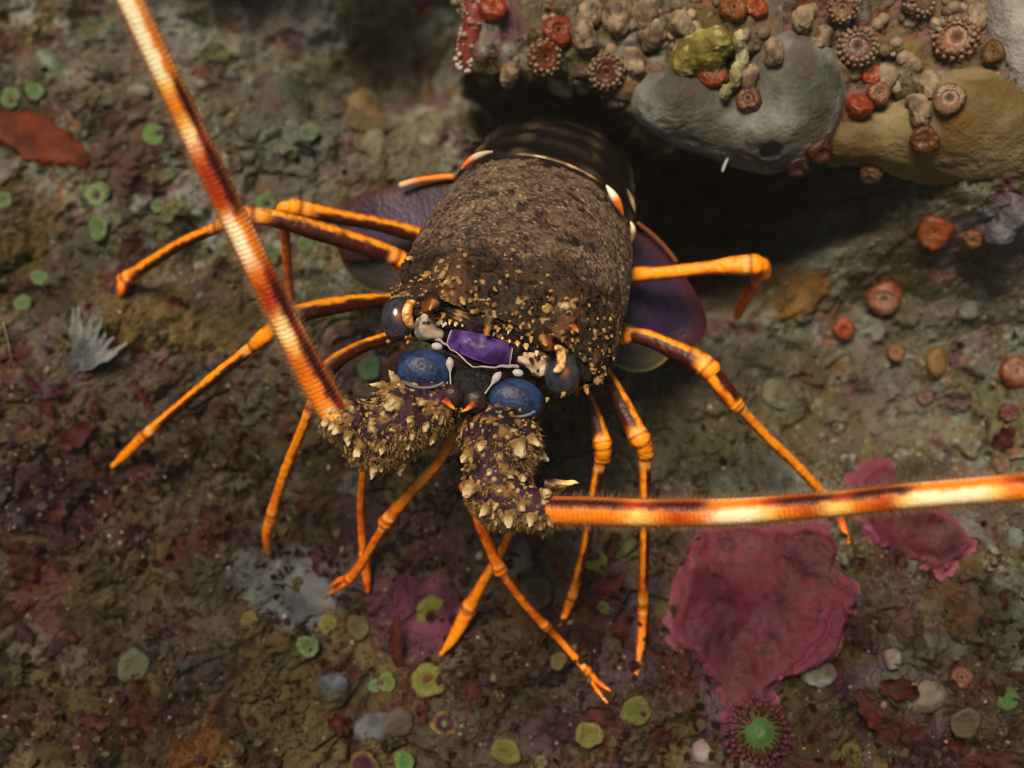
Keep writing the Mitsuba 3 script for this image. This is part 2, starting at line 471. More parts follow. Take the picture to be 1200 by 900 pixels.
cc_ = np.where(lows, pick_lo, pick_hi)[gC] * (0.55 + 0.9 * grain)[..., None] * (.75 + .5 * nz(P2, .0014, 48))[..., None]
rcol = mixc(rcol, cc_, .78 * gM * np.where(rng.random(col_n) < .75, 1.0, .35)[gC])
rcol = rcol * (.58 + .50 * ss(.32, .50, fb(P2, .05, 4, 49)))[..., None]
for x, y, rx, ry, turn, h, st in PATCH:
    t = math.radians(turn)
    dx, dy = pw[..., 0] - x, pw[..., 1] - y
    e = ((dx * math.cos(t) + dy * math.sin(t)) / rx) ** 2 + ((dy * math.cos(t) - dx * math.sin(t)) / ry) ** 2
    m = st * (1 - ss(.45, 1.15, e))
    rcol = mixc(rcol, c(h) * (0.6 + 0.8 * grain)[..., None], m)
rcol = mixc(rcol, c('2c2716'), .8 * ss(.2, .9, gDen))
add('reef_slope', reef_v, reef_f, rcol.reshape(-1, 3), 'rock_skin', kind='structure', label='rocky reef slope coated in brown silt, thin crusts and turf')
del gU, gV, P2, cc_, warp, warp2, pw, pxy, soft, grain, dimmed_turf_col

# ------------------------------------------------------------------ the rock overhang above the den; unseen left arm added to shade top left
OVER = poly_at([(-420, -600), (-420, -230), (150, -190), (430, -260), (515, -170), (526, -40), (532, 48), (560, 68), (620, 78), (690, 86), (735, 102), (770, 145), (800, 155), (900, 150), (960, 145), (1010, 165),
                (1100, 168), (1200, 165), (1700, 165), (1700, -600)], 0.0)
st = 0.0026
ou, ov, ow = np.arange(-0.36, 0.34, st), np.arange(0.06, 0.31, st), np.arange(-0.33, 0.07, st)
A, B = np.meshgrid(ou, ov, indexing='ij')
sd2 = polysd(OVER, A, B) + (fb(np.stack([A, B, 0 * A], -1), .03, 3, 61) - .5) * .016
top = 0.004 + (fb(np.stack([A, B, 0 * A], -1), .05, 3, 62) - .5) * .040 - .15 * (B - .12)
top = np.where(A < -0.03, top - 0.03 * ss(-.03, -.06, A), top)
ww = ow[None, None, :]
F1, F2 = sd2[..., None] + 0.16 * np.clip(-ww, 0, 1), ww - top[..., None]
rr = 0.02
F = np.minimum(np.maximum(F1 + rr, F2 + rr), 0) + np.sqrt(np.maximum(F1 + rr, 0) ** 2 + np.maximum(F2 + rr, 0) ** 2) - rr
F[0] = np.abs(F[0]) + .001
F[-1] = np.abs(F[-1]) + .001
F[:, -1] = np.abs(F[:, -1]) + .001
F[:, :, 0] = np.abs(F[:, :, 0]) + .001
ov_v, ov_f = nets(F, [ou[0], ov[0], ow[0]], st)
ov_v, ov_f = subdiv(ov_v, ov_f)
ov_n = normals(ov_v, ov_f)
lp = ov_v[rng.choice(len(ov_v), 900)]
lr = rng.uniform(.003, .009, 900)
d, i = cKDTree(lp).query(ov_v, k=4)
lump = (np.sqrt(np.clip(1 - (d / lr[i]) ** 2, 0, 1)) * lr[i] * .6).max(1)
dis = (fb(ov_v, .03, 3, 63) - .5) * .022 + (fb(ov_v, .009, 3, 64) - .5) * .009 + lump + (fb(ov_v, .003, 2, 65) - .5) * .003
ov_v = ov_v + ov_n * dis[:, None]
ov_n = normals(ov_v, ov_f)
ocol = rock_colour(ov_v, 3)
ocol = mixc(ocol, c('94805e') * (0.5 + fb(ov_v, .006, 3, 66))[:, None], .6 * ss(.4, .6, fb(ov_v, .02, 3, 67)))
ocol = mixc(ocol, c('a4583a') * (0.5 + fb(ov_v, .005, 3, 68))[:, None], .75 * ss(.54, .64, fb(ov_v, .016, 4, 69)))
ocol = mixc(ocol, c('7c7a36') * (0.5 + fb(ov_v, .005, 3, 70))[:, None], .75 * ss(.56, .66, fb(ov_v, .02, 4, 71)))
ocol = mixc(ocol, c('8c6a70'), .7 * ss(.58, .66, fb(ov_v, .012, 4, 72)))
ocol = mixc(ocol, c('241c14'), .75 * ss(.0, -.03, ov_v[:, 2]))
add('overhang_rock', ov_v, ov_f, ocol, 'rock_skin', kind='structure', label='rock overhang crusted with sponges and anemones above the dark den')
reef_n = normals(reef_v, reef_f)
near = (np.abs(reef_v[:, 0]) < .34) & (np.abs(reef_v[:, 1]) < .28)
PV = [np.vstack([reef_v[near], ov_v])]
PN = [np.vstack([reef_n[near], ov_n])]
PX = [proj(PV[0])]
TREE = [cKDTree(PX[0])]


def pick(px, py, rad=3.0, srad=9.0):
    """The visible point of the rock (or of the sponges on it) and its soft normal at a place of the view."""
    i = TREE[0].query_ball_point([px, py], rad)
    while not i:
        rad *= 2
        i = TREE[0].query_ball_point([px, py], rad)
    i = np.array(i)
    w = PV[0][i, 2]
    best = w.max()
    q = at(px, py, float(np.median(w[w > best - .006])))
    i = np.array(TREE[0].query_ball_point([px, py], srad))
    i = i[PV[0][i, 2] > best - .02]
    n = unit(PN[0][i].mean(0))
    return q, n


def more_rock(v, n):
    PV[0], PN[0] = np.vstack([PV[0], v]), np.vstack([PN[0], n])
    PX[0] = proj(PV[0])
    TREE[0] = cKDTree(PX[0])

# ------------------------------------------------------------------ the water's faint murk, one box round camera and scene
M = mi.ScalarTransform4f
zlo = world(reef_v)[:, 2].min() - 1.0
scene['haze'] = {'type': 'cube', 'to_world': M().translate([0, 0, (zlo + 3.2) / 2]).scale([4.0, 4.0, (3.2 - zlo) / 2]), 'bsdf': {'type': 'null'}, 'interior': {'type': 'ref', 'id': 'murk'}}
labels['haze'] = {'label': 'faint greenish murk of the sea water', 'category': 'water haze', 'kind': 'stuff'}
print('reef z', world(reef_v)[:, 2].min(), world(reef_v)[:, 2].max(), np.abs(world(reef_v)[:, :2]).max(), world(ov_v).max(0), eye)

# ------------------------------------------------------------------ the spiny lobster
LOB = thing('spiny_lobster', 'orange-legged spiny lobster with brown carapace and long banded antennae, coming out of the dark den', 'lobster')
TAU = math.radians(50)
FWD = np.array([-0.31 * math.cos(TAU), -0.95 * math.cos(TAU), math.sin(TAU)])
RGT = np.array([0.951, -0.309, 0.0])
FWD = unit(FWD - RGT * (FWD @ RGT))
DOR = np.cross(FWD, RGT)
DOR = DOR if DOR[2] > 0 else -DOR
CEN = at(611, 322, 0.022)


def lob(x, y, z):
    return CEN + np.asarray(x)[..., None] * RGT + np.asarray(y)[..., None] * FWD + np.asarray(z)[..., None] * DOR


def loft(y, a, h, n_th, low=.55, pw=1.0):
    th = np.linspace(-math.pi, math.pi, n_th, endpoint=False)
    s, co = np.sin(th), np.cos(th)
    x = a[:, None] * np.sign(s) * np.abs(s) ** 1.0
    z = h[:, None] * np.where(co > 0, np.abs(co) ** pw, -low * np.abs(co))
    return x, np.broadcast_to(y[:, None], x.shape), z, th


nT, nth = 420, 560
t = np.linspace(0, 1, nT)
a = np.interp(t, [0, .06, .2, .5, .8, .93, 1], [.0375, .0395, .0422, .0445, .0438, .0418, .0385])
h = np.interp(t, [0, .06, .3, .6, .85, 1], [.0290, .0310, .0330, .0315, .0240, .0135])
a, h = gaussian_filter(a, 18, mode='nearest'), gaussian_filter(h, 18, mode='nearest')
y = -0.046 + 0.098 * t
X, Y, Z, th = loft(y, a, h, nth)
Y = Y + 0.006 * (1 - t[:, None]) ** 3 * (np.cos(th)[None] - .3)  # the rear margin is hollow at the sides
v = lob(X, Y, Z).reshape(-1, 3)
f = grid_faces(nT, nth, True)
TT = np.repeat(t, nth)
TH = np.tile(th, nT)
n = normals(v, f)
if (n * (v - CEN)).sum() < 0:
    f = f[:, ::-1]; n = -n
pits = np.maximum(ss(.64, .74, nz(v, .0036, 71)) * ss(.40, .52, fb(v, .02, 2, 70)), ss(.70, .80, nz(v, .0019, 69)) * .8)
front = ss(.60, .85, TT + (fb(v, .02, 3, 72) - .5) * .35)
knob = ss(.62, .8, nz(v, .0021, 73))
dis = (fb(v, .0014, 2, 74) - .5) * .0008 - pits * .0006 + knob * .0006 * (1 + 1.6 * front)
groove = np.exp(-((TT - .62 + .12 * np.cos(TH)) / .02) ** 2)
dis = dis - groove * .0012
ridge = np.exp(-((np.abs(TH) - .55) / .12) ** 2) * ss(.7, .98, TT)
dis = dis + ridge * .004
v = v + n * dis[:, None]
g = nz(v, .0010, 75)
col = mixc(c('44342c'), c('88725f'), ss(.25, .75, g * .6 + fb(v, .004, 2, 76) * .4))
col = mixc(col, c('6c5040'), .4 * ss(.5, .75, fb(v, .016, 3, 77)))
col = col * (.65 + .6 * nz(v, .0008, 68))[:, None]
col = mixc(col, c('bca888'), .75 * ss(.74, .86, nz(v, .0011, 66)))
col = mixc(col, c('2c1620'), .8 * ss(.54, .66, fb(v, .011, 4, 67)) * ss(.25, .7, TT))
col = mixc(col, c('1a1018'), .85 * pits)
fcol = mixc(c('1d1312'), c('4a3626'), ss(.45, .7, fb(v, .004, 3, 78)))
fcol = mixc(fcol, c('b8986a'), ss(.74, .84, nz(v, .0022, 79)))
col = mixc(col, fcol, .9 * front)
col = mixc(col, c('8a5a30'), .5 * ridge)
add('carapace', v, f, col, 'matte', LOB, label='brown granular back shell with tan spiny front')
cv, cn, cT, cTH = v, normals(v, f), TT, TH
# pale rear margin
e = lob(X[0], Y[0], Z[0])
keep = np.abs(th) < 2.0
ev, ef, ed, _ = tube(e[keep] + DOR * .0011 + FWD * .0006, .0007, 8)
add('rear_margin', ev, ef, mixc(c('7a5a38'), c('c8a878'), ss(.5, .7, nz(ev, .006, 80))), 'shell', LOB)
# spines of the carapace
up = np.where((np.abs(cTH) < 1.75) & (cT > .55))[0]
i = rng.choice(up, 190, p=(cT[up] - .5) ** 3.5 / ((cT[up] - .5) ** 3.5).sum())
sz = rng.uniform(.0004, .0011, 190) * (0.5 + cT[i] * .8)
sv, sf, sn = scatter(cone_base(6, 3), cv[i] - cn[i] * sz[:, None] * .2, unit(cn[i] + FWD * 1.0), np.stack([sz, sz, sz * 2.1], 1))
sc = mixc(c('7a5a34'), c('d2a868'), rng.random(190)[sn] * .7 + .3 * (np.arange(len(sv)) % 2))
add('small_spines', sv, sf, sc, 'matte', LOB, kind='stuff')
# sparse fuzz on the back
up = np.where(np.abs(cTH) < 2.0)[0]
i = rng.choice(up, 1500)
ln = rng.uniform(.0005, .0010, 1500)
sv, sf, sn = scatter(HAIR, cv[i], unit(cn[i] + FWD * .5 + rng.normal(0, .35, (1500, 3))), np.stack([ln * .09, ln * .09, ln], 1))
add('fuzz', sv, sf, mixc(c('5a482f'), c('9c8560'), rng.random(1500)[sn]), 'matte', LOB, kind='stuff')
# front face of the head
k = 40
tt = np.linspace(0, 1, k)
A2 = a[-1] * np.cos(tt * math.pi / 2) ** .8 * .97
H2 = h[-1] * np.cos(tt * math.pi / 2) ** .8 * .97
X2, Y2, Z2, _ = loft(y[-1] - .002 + .004 * np.sin(tt * math.pi / 2), A2 + 1e-5, H2 + 1e-5, 120)
v = lob(X2, Y2, Z2).reshape(-1, 3)
f = grid_faces(k, 120, True)
v = v + (fb(v, .004, 2, 81) - .5)[:, None] * .002 * FWD
fc = mixc(c('181016'), c('3c2a24'), ss(.4, .7, fb(v, .004, 3, 82)))
fc = mixc(fc, c('c89c5c'), ss(.66, .76, nz(v, .0022, 86)) * ss(.001, .005, (v - CEN) @ DOR))
add('face', v, f, fc, 'matte', LOB)
# abdomen: dark overlapping rings into the den, colour lowered further for the overhang shade
for s in range(5):
    k = 26
    tt = np.linspace(0, 1, k)
    y0 = -.0445 - .0175 * s
    aa = (.0392 - .0016 * s) * (1 + .05 * np.sin(tt * math.pi) - .09 * tt + .03 * np.exp(-((tt - .30) / .1) ** 2))
    hh = (.0300 - .0010 * s) * (1 + .06 * np.sin(tt * math.pi) - .10 * tt + .04 * np.exp(-((tt - .30) / .1) ** 2))
    X2, Y2, Z2, th2 = loft(y0 + .004 - .0225 * tt, aa, hh, 200)
    drop = .0008 * s * s
    v = lob(X2, Y2 + .006 * (np.cos(th2)[None] - .3), Z2 - drop - .001 * tt[:, None] * s).reshape(-1, 3)
    f = grid_faces(k, 200, True)
    v = v + normals(v, f) * ((fb(v, .003, 2, 83) - .5) * .0006)[:, None]
    TH2, T2 = np.tile(th2, k), np.repeat(tt, 200)
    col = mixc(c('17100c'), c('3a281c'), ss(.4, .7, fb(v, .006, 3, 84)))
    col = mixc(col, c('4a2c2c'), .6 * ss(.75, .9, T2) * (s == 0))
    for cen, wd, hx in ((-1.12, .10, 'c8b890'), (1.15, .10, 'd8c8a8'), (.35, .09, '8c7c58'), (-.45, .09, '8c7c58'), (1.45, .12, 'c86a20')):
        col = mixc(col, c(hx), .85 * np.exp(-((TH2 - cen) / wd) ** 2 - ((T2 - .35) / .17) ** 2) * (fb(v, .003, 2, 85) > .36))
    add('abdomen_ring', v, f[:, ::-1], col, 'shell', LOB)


def side_mark(pts, r0, col, name='side_lobe', bs='shell'):
    p = spline([np.r_[at(x, y, w)] for x, y, w in pts], 24)
    s = np.linspace(0, 1, 24)
    v, f, d, ring = tube(p, .75 * r0 * (np.sin(s * math.pi * .92 + .15) * .85 + .15), 12)
    add(name, v, f, mixc(c(col[0]), c(col[1]), ss(.25, .6, s[ring])), bs, LOB)


# pleura tips by the carapace's rear corners
def skin_w(x, yy, lift):
    pr = np.hypot(*(proj(cv) - [x, yy]).T)
    k_ = np.where(pr < max(6, pr.min() + 2))[0]
    return cv[k_, 2].max() + lift


w1, w2 = skin_w(552, 196, .0), skin_w(722, 240, .0)
side_mark([(541, 198, w1), (552, 187, w1), (577, 178, w1 - .002)], .0019, ('d0641c', 'c8b090'))
side_mark([(711, 218, w2 + .002), (721, 233, w2 + .002), (730, 251, w2)], .0024, ('f0e2cc', 'd86a18'))
side_mark([(739, 260, w2 - .006), (742, 270, w2 - .007), (740, 284, w2 - .009)], .0015, ('e0d8b8', '8a7448'))
side_mark([(735, 222, w2 - .010), (741, 236, w2 - .010), (744, 248, w2 - .011)], .0012, ('6a5a38', '9a8458'))


def plate(name, pts, w, sx, sy, thick, inner, rim, rimw=.0016, seed=0, bulge=0.0, bsdf='shell', parent=None, label=None, dots=None):
    """A thick curved plate with the given outline; sx, sy tilt it."""
    from scipy.interpolate import splprep, splev
    p = np.array([at(x, yy, w)[:2] for x, yy in pts])
    tck, _ = splprep(np.vstack([p, p[:1]]).T, s=0, per=True)
    q = np.array(splev(np.linspace(0, 1, 140, endpoint=False), tck)).T
    lo, hi = q.min(0) - .003, q.max(0) + .003
    s = max(.0006, (hi - lo).max() / 110)
    u, vv = np.arange(lo[0], hi[0], s), np.arange(lo[1], hi[1], s)
    zz = np.arange(-thick - 3 * s, thick + 3.01 * s, s * .5)
    A, B = np.meshgrid(u, vv, indexing='ij')
    sd = polysd(q, A, B)
    m = q.mean(0)
    half = thick * np.clip(-sd / .004, 0.15, 1) ** .5
    F = np.maximum(sd[..., None], np.abs(zz)[None, None] - half[..., None])
    v, f = nets(F / s, [0, 0, 0], 1.0)
    v = np.stack([lo[0] + v[:, 0] * s, lo[1] + v[:, 1] * s, zz[0] + v[:, 2] * s * .5], 1)
    sdv = polysd(q, v[:, 0], v[:, 1])
    span = (hi - lo).max()
    v[:, 2] += w + sx * (v[:, 0] - m[0]) + sy * (v[:, 1] - m[1]) + bulge * (1 - ((v[:, 0] - m[0]) ** 2 + (v[:, 1] - m[1]) ** 2) / (span / 2) ** 2) + (fb(v, .02, 2, seed) - .5) * .002
    col = mixc(c(inner[0]), c(inner[1]), ss(.3, .7, fb(v, .012, 3, seed + 1)))
    col = col * (.75 + .5 * nz(v, .0016, seed + 4))[:, None]
    if len(inner) > 2:
        col = mixc(col, c(inner[2]), ss(-.010, -.003, sdv + (fb(v, .006, 2, seed + 2) - .5) * .004))
    col = mixc(col, c(rim), ss(-rimw, -rimw * .4, sdv))
    return add(name, v, f, col, bsdf, parent or LOB, label=label)


# the tail fan, curled under the body, shows on both sides
plate('tail_lobe', [(398, 300), (392, 262), (402, 236), (430, 222), (480, 212), (530, 206), (545, 240), (520, 290), (450, 300)], -.026, .25, -.1, .0012, ('2a1040', '4a2460', '4c1c30'), '6a2e24', seed=101, label='dark purple tail lobe on the left')
plate('tail_lobe', [(396, 292), (404, 318), (426, 338), (455, 346), (490, 345), (500, 300), (455, 282), (415, 280)], -.034, .2, .0, .001, ('4a3c38', '5a4a44', '645a4a'), 'c6c488', .0013, 104, label='translucent grey tail lobe with pale yellow edge on the left')
plate('tail_lobe', [(728, 275), (752, 272), (792, 305), (818, 345), (829, 388), (815, 404), (780, 412), (735, 405), (700, 350)], -.026, -.2, -.1, .0012, ('2a1044', '472662', '5a2c44'), '6e2c26', seed=107, label='dark purple tail lobe on the right')
plate('tail_lobe', [(700, 400), (716, 425), (745, 436), (774, 428), (790, 408), (750, 385), (705, 380)], -.022, -.2, .0, .001, ('3a2c2c', '5a4a44', '6a5e4c'), 'c8cc70', .0013, 110, label='translucent grey tail lobe with yellow edge on the right')
p = spline([at(748, 262, -.022), at(770, 280, -.024), at(792, 306, -.026)], 30)
v, f, d, r = tube(p, .0009, 10)
add('tail_spine', v, f, c('7a4a28'), 'shell', LOB)
p = spline([at(470, 217, -.020), at(498, 210, -.019), at(530, 207, -.018)], 30)
v, f, d, r = tube(p, .0014, 10)
add('tail_spine', v, f, mixc(c('c8b090'), c('e07a18'), ss(.1, .4, (r / 29.0))), 'shell', LOB)

# ---- legs: thigh, (knee), shin and tip are pieces of their own
ORG, DEEP, DARK, PALE = c('fb9408'), c('d65a06'), c('2c0a06'), c('f0c090')


def leg_piece(parent, name, pts, stripe=None, lo=.0, tone=0.0, ends=(1, 1), w_bulge=.13, thr=.15):
    thr = thr - .45
    if name in ('shin', 'foot', 'tip'):
        pts = [(x, yy, w, r * .8) for x, yy, w, r in pts]
    pts = [(x, yy, max(w, tipw(x, yy, 0) + r * .00022) if name in ('shin', 'foot', 'tip') else w, r) for x, yy, w, r in pts]
    pts = [np.r_[at(x, yy, w), r * (D - w) * KX] for x, yy, w, r in pts]
    L = sum(np.linalg.norm(np.subtract(p[:3], q[:3])) for p, q in zip(pts, pts[1:]))
    n = max(24, int(L / .0007))
    S = spline(pts, n)
    s = np.linspace(0, 1, n)
    R = S[:, 3] * (1 + w_bulge * (np.exp(-((s - 1) / .06) ** 2) * ends[1] + np.exp(-(s / .06) ** 2) * ends[0]))
    v, f, d, ring = tube(S[:, :3], R, 22)
    sr = s[ring]
    nn = fb(v, .004, 3, 120)
    T_ = unit(np.gradient(S[:, :3], axis=0))[ring]
    la = (d * unit(np.cross(T_, [0.1, 0.1, 1.0]))).sum(1)
    box_ = (np.abs(la) ** 3.2 + np.clip(1 - la ** 2, 0, 1) ** 1.6) ** (-1 / 3.2)
    v = v + d * (R[ring] * .75 * (box_ - 1.12))[:, None]
    v = v + d * ((fb(v, .0022, 2, 121) - .5) * .0006 - ss(.66, .8, nz(v, .0016, 124)) * .0002)[:, None]
    col = mixc(ORG, DEEP, np.clip(tone + .6 * ss(.45, .7, nn), 0, 1))
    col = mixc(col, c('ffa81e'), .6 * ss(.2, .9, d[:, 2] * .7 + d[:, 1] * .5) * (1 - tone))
    T_ = unit(np.gradient(S[:, :3], axis=0))[ring]
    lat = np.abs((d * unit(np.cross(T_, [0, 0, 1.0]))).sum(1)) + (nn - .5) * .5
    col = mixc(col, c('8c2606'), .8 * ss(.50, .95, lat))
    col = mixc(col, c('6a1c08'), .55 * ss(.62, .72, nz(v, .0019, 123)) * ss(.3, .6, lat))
    if stripe is not None:
        k = unit(np.asarray(stripe, float))
        m = ss(thr, thr + .22, d @ k + (nn - .5) * .5) * ss(.03, .12, sr) * (1 - ss(.80, .93, sr + (nn - .5) * .1))
        col = mixc(col, mixc(DARK, c('4a1408'), nn), m)
    band = np.exp(-((sr - .965) / .014) ** 2) * ends[1] + np.exp(-((sr - .035) / .014) ** 2) * ends[0]
    col = mixc(col, c('5a1604'), .75 * np.clip(band, 0, 1))
    cuff = np.exp(-((sr - .925) / .018) ** 2) * ends[1] + np.exp(-((sr - .075) / .018) ** 2) * ends[0]
    col = mixc(col, c('ffc070'), .5 * np.clip(cuff, 0, 1))
    return add(name, v, f, col, 'shell', parent)


def tipw(px, py, lift=.001):
    return float(on_reef(px, py, lift)[2])


def leg(pieces, label=None):
    k = key_of('leg', LOB)
    tell(k, label)
    for name, pts, *kw in pieces:
        leg_piece(k, name, pts, **(kw[0] if kw else {}))
    return k


DN = (-.1, -1, .15)
# left side, rear to front
leg([('thigh', [(505, 282, -.014, 8), (478, 272, -.010, 10), (440, 262, -.004, 9), (385, 252, .003, 10), (345, 243, .008, 11)], {'stripe': DN, 'thr': .35}),
     ('knee', [(346, 243, .008, 9), (335, 243, .008, 8.5), (330, 249, .005, 8)], {}),
     ('shin', [(333, 252, .004, 7), (336, 300, -.03, 7.5), (341, 380, -.06, 7), (350, 420, tipw(350, 420), 5)], {'tone': .5})])
leg([('hip', [(500, 318, -.004, 12), (484, 312, .002, 12), (470, 305, .005, 11)], {'stripe': (1, -.5, .3)}),
     ('thigh', [(470, 304, .005, 10), (440, 292, .009, 12.5), (370, 270, .016, 12.5), (308, 254, .020, 11), (290, 253, .021, 11)], {'stripe': DN, 'thr': .12}),
     ('knee', [(289, 253, .021, 10), (275, 258, .020, 10), (262, 263, .016, 9)], {}),
     ('shin', [(262, 264, .015, 8.5), (220, 282, -.005, 9), (170, 312, -.035, 9), (146, 328, -.050, 11)], {'stripe': (.2, -1, .0), 'thr': .55, 'tone': .2}),
     ('tip', [(146, 329, -.050, 10), (143, 338, tipw(142, 345) + .004, 8), (141, 346, tipw(141, 348), 4)], {'tone': .7})])
leg([('thigh', [(475, 352, .012, 8), (445, 352, .018, 9), (400, 357, .028, 11), (350, 368, .036, 12), (325, 382, .036, 11)], {'stripe': DN, 'thr': -.05}),
     ('knee', [(326, 381, .036, 11), (312, 393, .034, 11), (302, 402, .030, 9)], {}),
     ('shin', [(304, 400, .030, 9), (270, 427, .018, 9.5), (215, 472, -.010, 8), (168, 512, -.032, 8.5)], {'stripe': (.4, -1, 0), 'thr': .5}),
     ('tip', [(168, 512, -.032, 9), (150, 530, -.042, 8), (131, 547, tipw(131, 547), 2.5)], {'tone': .2})])
leg([('thigh', [(475, 392, .022, 8), (448, 398, .030, 8), (412, 412, .038, 9), (385, 432, .042, 11), (372, 455, .040, 9)], {'stripe': (.5, -1, .1), 'thr': -.05}),
     ('shin', [(366, 470, .036, 8), (356, 498, .025, 8), (335, 550, .002, 8), (318, 606, -.024, 9)], {'tone': .1}),
     ('tip', [(318, 606, -.024, 9), (313, 625, -.032, 8), (316, 648, tipw(316, 648), 4)], {'tone': .35})])
leg([('shin', [(435, 500, .040, 6), (426, 550, .020, 6), (423, 610, -.006, 6.5), (427, 660, -.022, 7)], {'tone': .35}),
     ('tip', [(427, 660, -.022, 8), (430, 678, -.028, 7), (431, 694, tipw(431, 694), 3)], {'tone': .5})])
# the foremost pair, with forked ends
FORK = (
    [('thigh', [(540, 500, .055, 7), (510, 545, .052, 7), (480, 578, .043, 7.5), (452, 612, .034, 9)], {'tone': .25}),
     ('shin', [(452, 612, .034, 7.5), (436, 640, .018, 7), (418, 668, .002, 8), (408, 680, -.006, 8)], {'tone': .55}),
     ('tip', [(409, 679, -.006, 6), (398, 688, -.014, 5), (386, 693, tipw(386, 693), 2.5)], {'tone': .45}),
     ('tip', [(412, 676, -.004, 6), (398, 680, -.008, 5), (389, 687, -.014, 2.5)], {'tone': .7})],
    [('thigh', [(545, 570, .058, 7), (560, 608, .050, 7), (574, 642, .040, 7.5), (586, 668, .034, 8.5)], {'tone': .55}),
     ('shin', [(585, 666, .034, 7), (612, 704, .020, 7), (640, 734, .006, 8)], {'tone': .4}),
     ('foot', [(638, 732, .006, 6.5), (662, 757, -.006, 6), (688, 786, -.016, 7.5)], {'tone': .5}),
     ('tip', [(687, 785, -.016, 5), (698, 806, -.020, 4), (711, 823, tipw(711, 823), 2)], {'tone': .2}),
     ('tip', [(688, 784, -.016, 5.5), (702, 800, -.018, 5), (715, 809, -.02, 2.5)], {'tone': .5})])
for q in FORK:
    leg(q)
leg([('shin', [(602, 610, .030, 6), (590, 640, .022, 7), (566, 682, .004, 8), (548, 714, -.010, 12)], {'tone': .2}),
     ('tip', [(549, 713, -.010, 12), (538, 735, -.014, 11), (526, 755, -.018, 7), (515, 768, tipw(515, 768), 2.5)], {'tone': .05})])
# right side, rear to front
leg([('thigh', [(722, 326, -.012, 9), (745, 322, -.008, 10.5), (775, 320, -.004, 8.5), (830, 314, .002, 9), (868, 311, .004, 13), (884, 311, .004, 13)], {'tone': .05}),
     ('knee', [(883, 311, .004, 11), (890, 312, .002, 12), (892, 318, -.002, 11)], {'tone': .1}),
     ('shin', [(889, 322, -.004, 9), (880, 340, -.018, 8.5), (868, 360, -.036, 8), (864, 370, -.045, 6)], {'tone': .7})])
leg([('hip', [(704, 402, .004, 12), (718, 398, .008, 13), (735, 394, .012, 10)], {'stripe': (-.2, -.6, 1), 'thr': .1}),
     ('thigh', [(728, 391, .011, 9), (750, 394, .013, 10), (790, 410, .018, 12), (822, 426, .022, 14), (832, 434, .023, 13)], {'stripe': (-.5, -1, .1), 'thr': .1}),
     ('knee', [(828, 430, .023, 12), (845, 452, .022, 12), (862, 474, .018, 10)], {'stripe': (1, .8, .2), 'thr': .45}),
     ('shin', [(860, 470, .018, 9), (895, 508, .004, 8), (940, 552, -.012, 8), (970, 586, -.025, 8)], {}),
     ('tip', [(970, 586, -.026, 8), (985, 610, -.036, 7), (994, 636, tipw(994, 636), 3)], {'tone': .75})])
leg([('hip', [(695, 430, .020, 9), (706, 436, .026, 9), (712, 444, .028, 8)], {'stripe': (-.4, -1, .3)}),
     ('thigh', [(704, 432, .027, 8), (715, 448, .030, 10), (732, 480, .036, 12), (750, 515, .040, 13)], {'stripe': (-1, -.35, .1), 'thr': .0}),
     ('knee', [(750, 513, .040, 12), (754, 522, .038, 12), (756, 530, .036, 10)], {}),
     ('shin', [(755, 527, .036, 9.5), (756, 580, .024, 9), (755, 650, .006, 8), (753, 712, -.014, 8)], {'stripe': (1, 0, .1), 'thr': .55}),
     ('tip', [(753, 712, -.014, 8), (751, 750, -.022, 7.5), (745, 791, tipw(745, 791), 3)], {'tone': .45})])
leg([('thigh', [(680, 455, .026, 8), (690, 470, .030, 8), (700, 495, .033, 9), (706, 520, .034, 12)], {'stripe': (-1, .2, .1), 'thr': .2}),
     ('knee', [(706, 518, .034, 11), (707, 526, .033, 11), (706, 534, .030, 10)], {}),
     ('shin', [(705, 532, .031, 9), (698, 570, .020, 9), (690, 620, .006, 8), (676, 680, -.010, 8), (668, 705, -.018, 7)], {'stripe': (1, -.2, .2), 'thr': .4}),
     ('tip', [(668, 704, -.018, 7.5), (662, 720, -.022, 6), (656, 733, tipw(656, 733), 2.5)], {'tone': .5})])

# ---- the head's front: brow plate, white seam, eye stalks, eyes, horns
HW = .0655


def ball(name, px, py, w, rx, ry, rz, col, bsdf='shell', turn=0.0, parent=None, rough=.0, seed=0, label=None, shade=None):
    s = (D - w) * KX
    v, f = ICO4
    t = math.radians(turn)
    if rough:
        v = v * (1 + rough * (fb(v, .45, 3, seed)[:, None] - .5) * 2)
    q = v * np.array([rx, ry, rz]) * s
    q = np.stack([q[:, 0] * math.cos(t) - q[:, 1] * math.sin(t), q[:, 0] * math.sin(t) + q[:, 1] * math.cos(t), q[:, 2]], 1) + at(px, py, w)
    cc = c(col) if isinstance(col, str) else col(v, q)
    return add(name, q, f, cc, bsdf, parent or LOB, label=label)


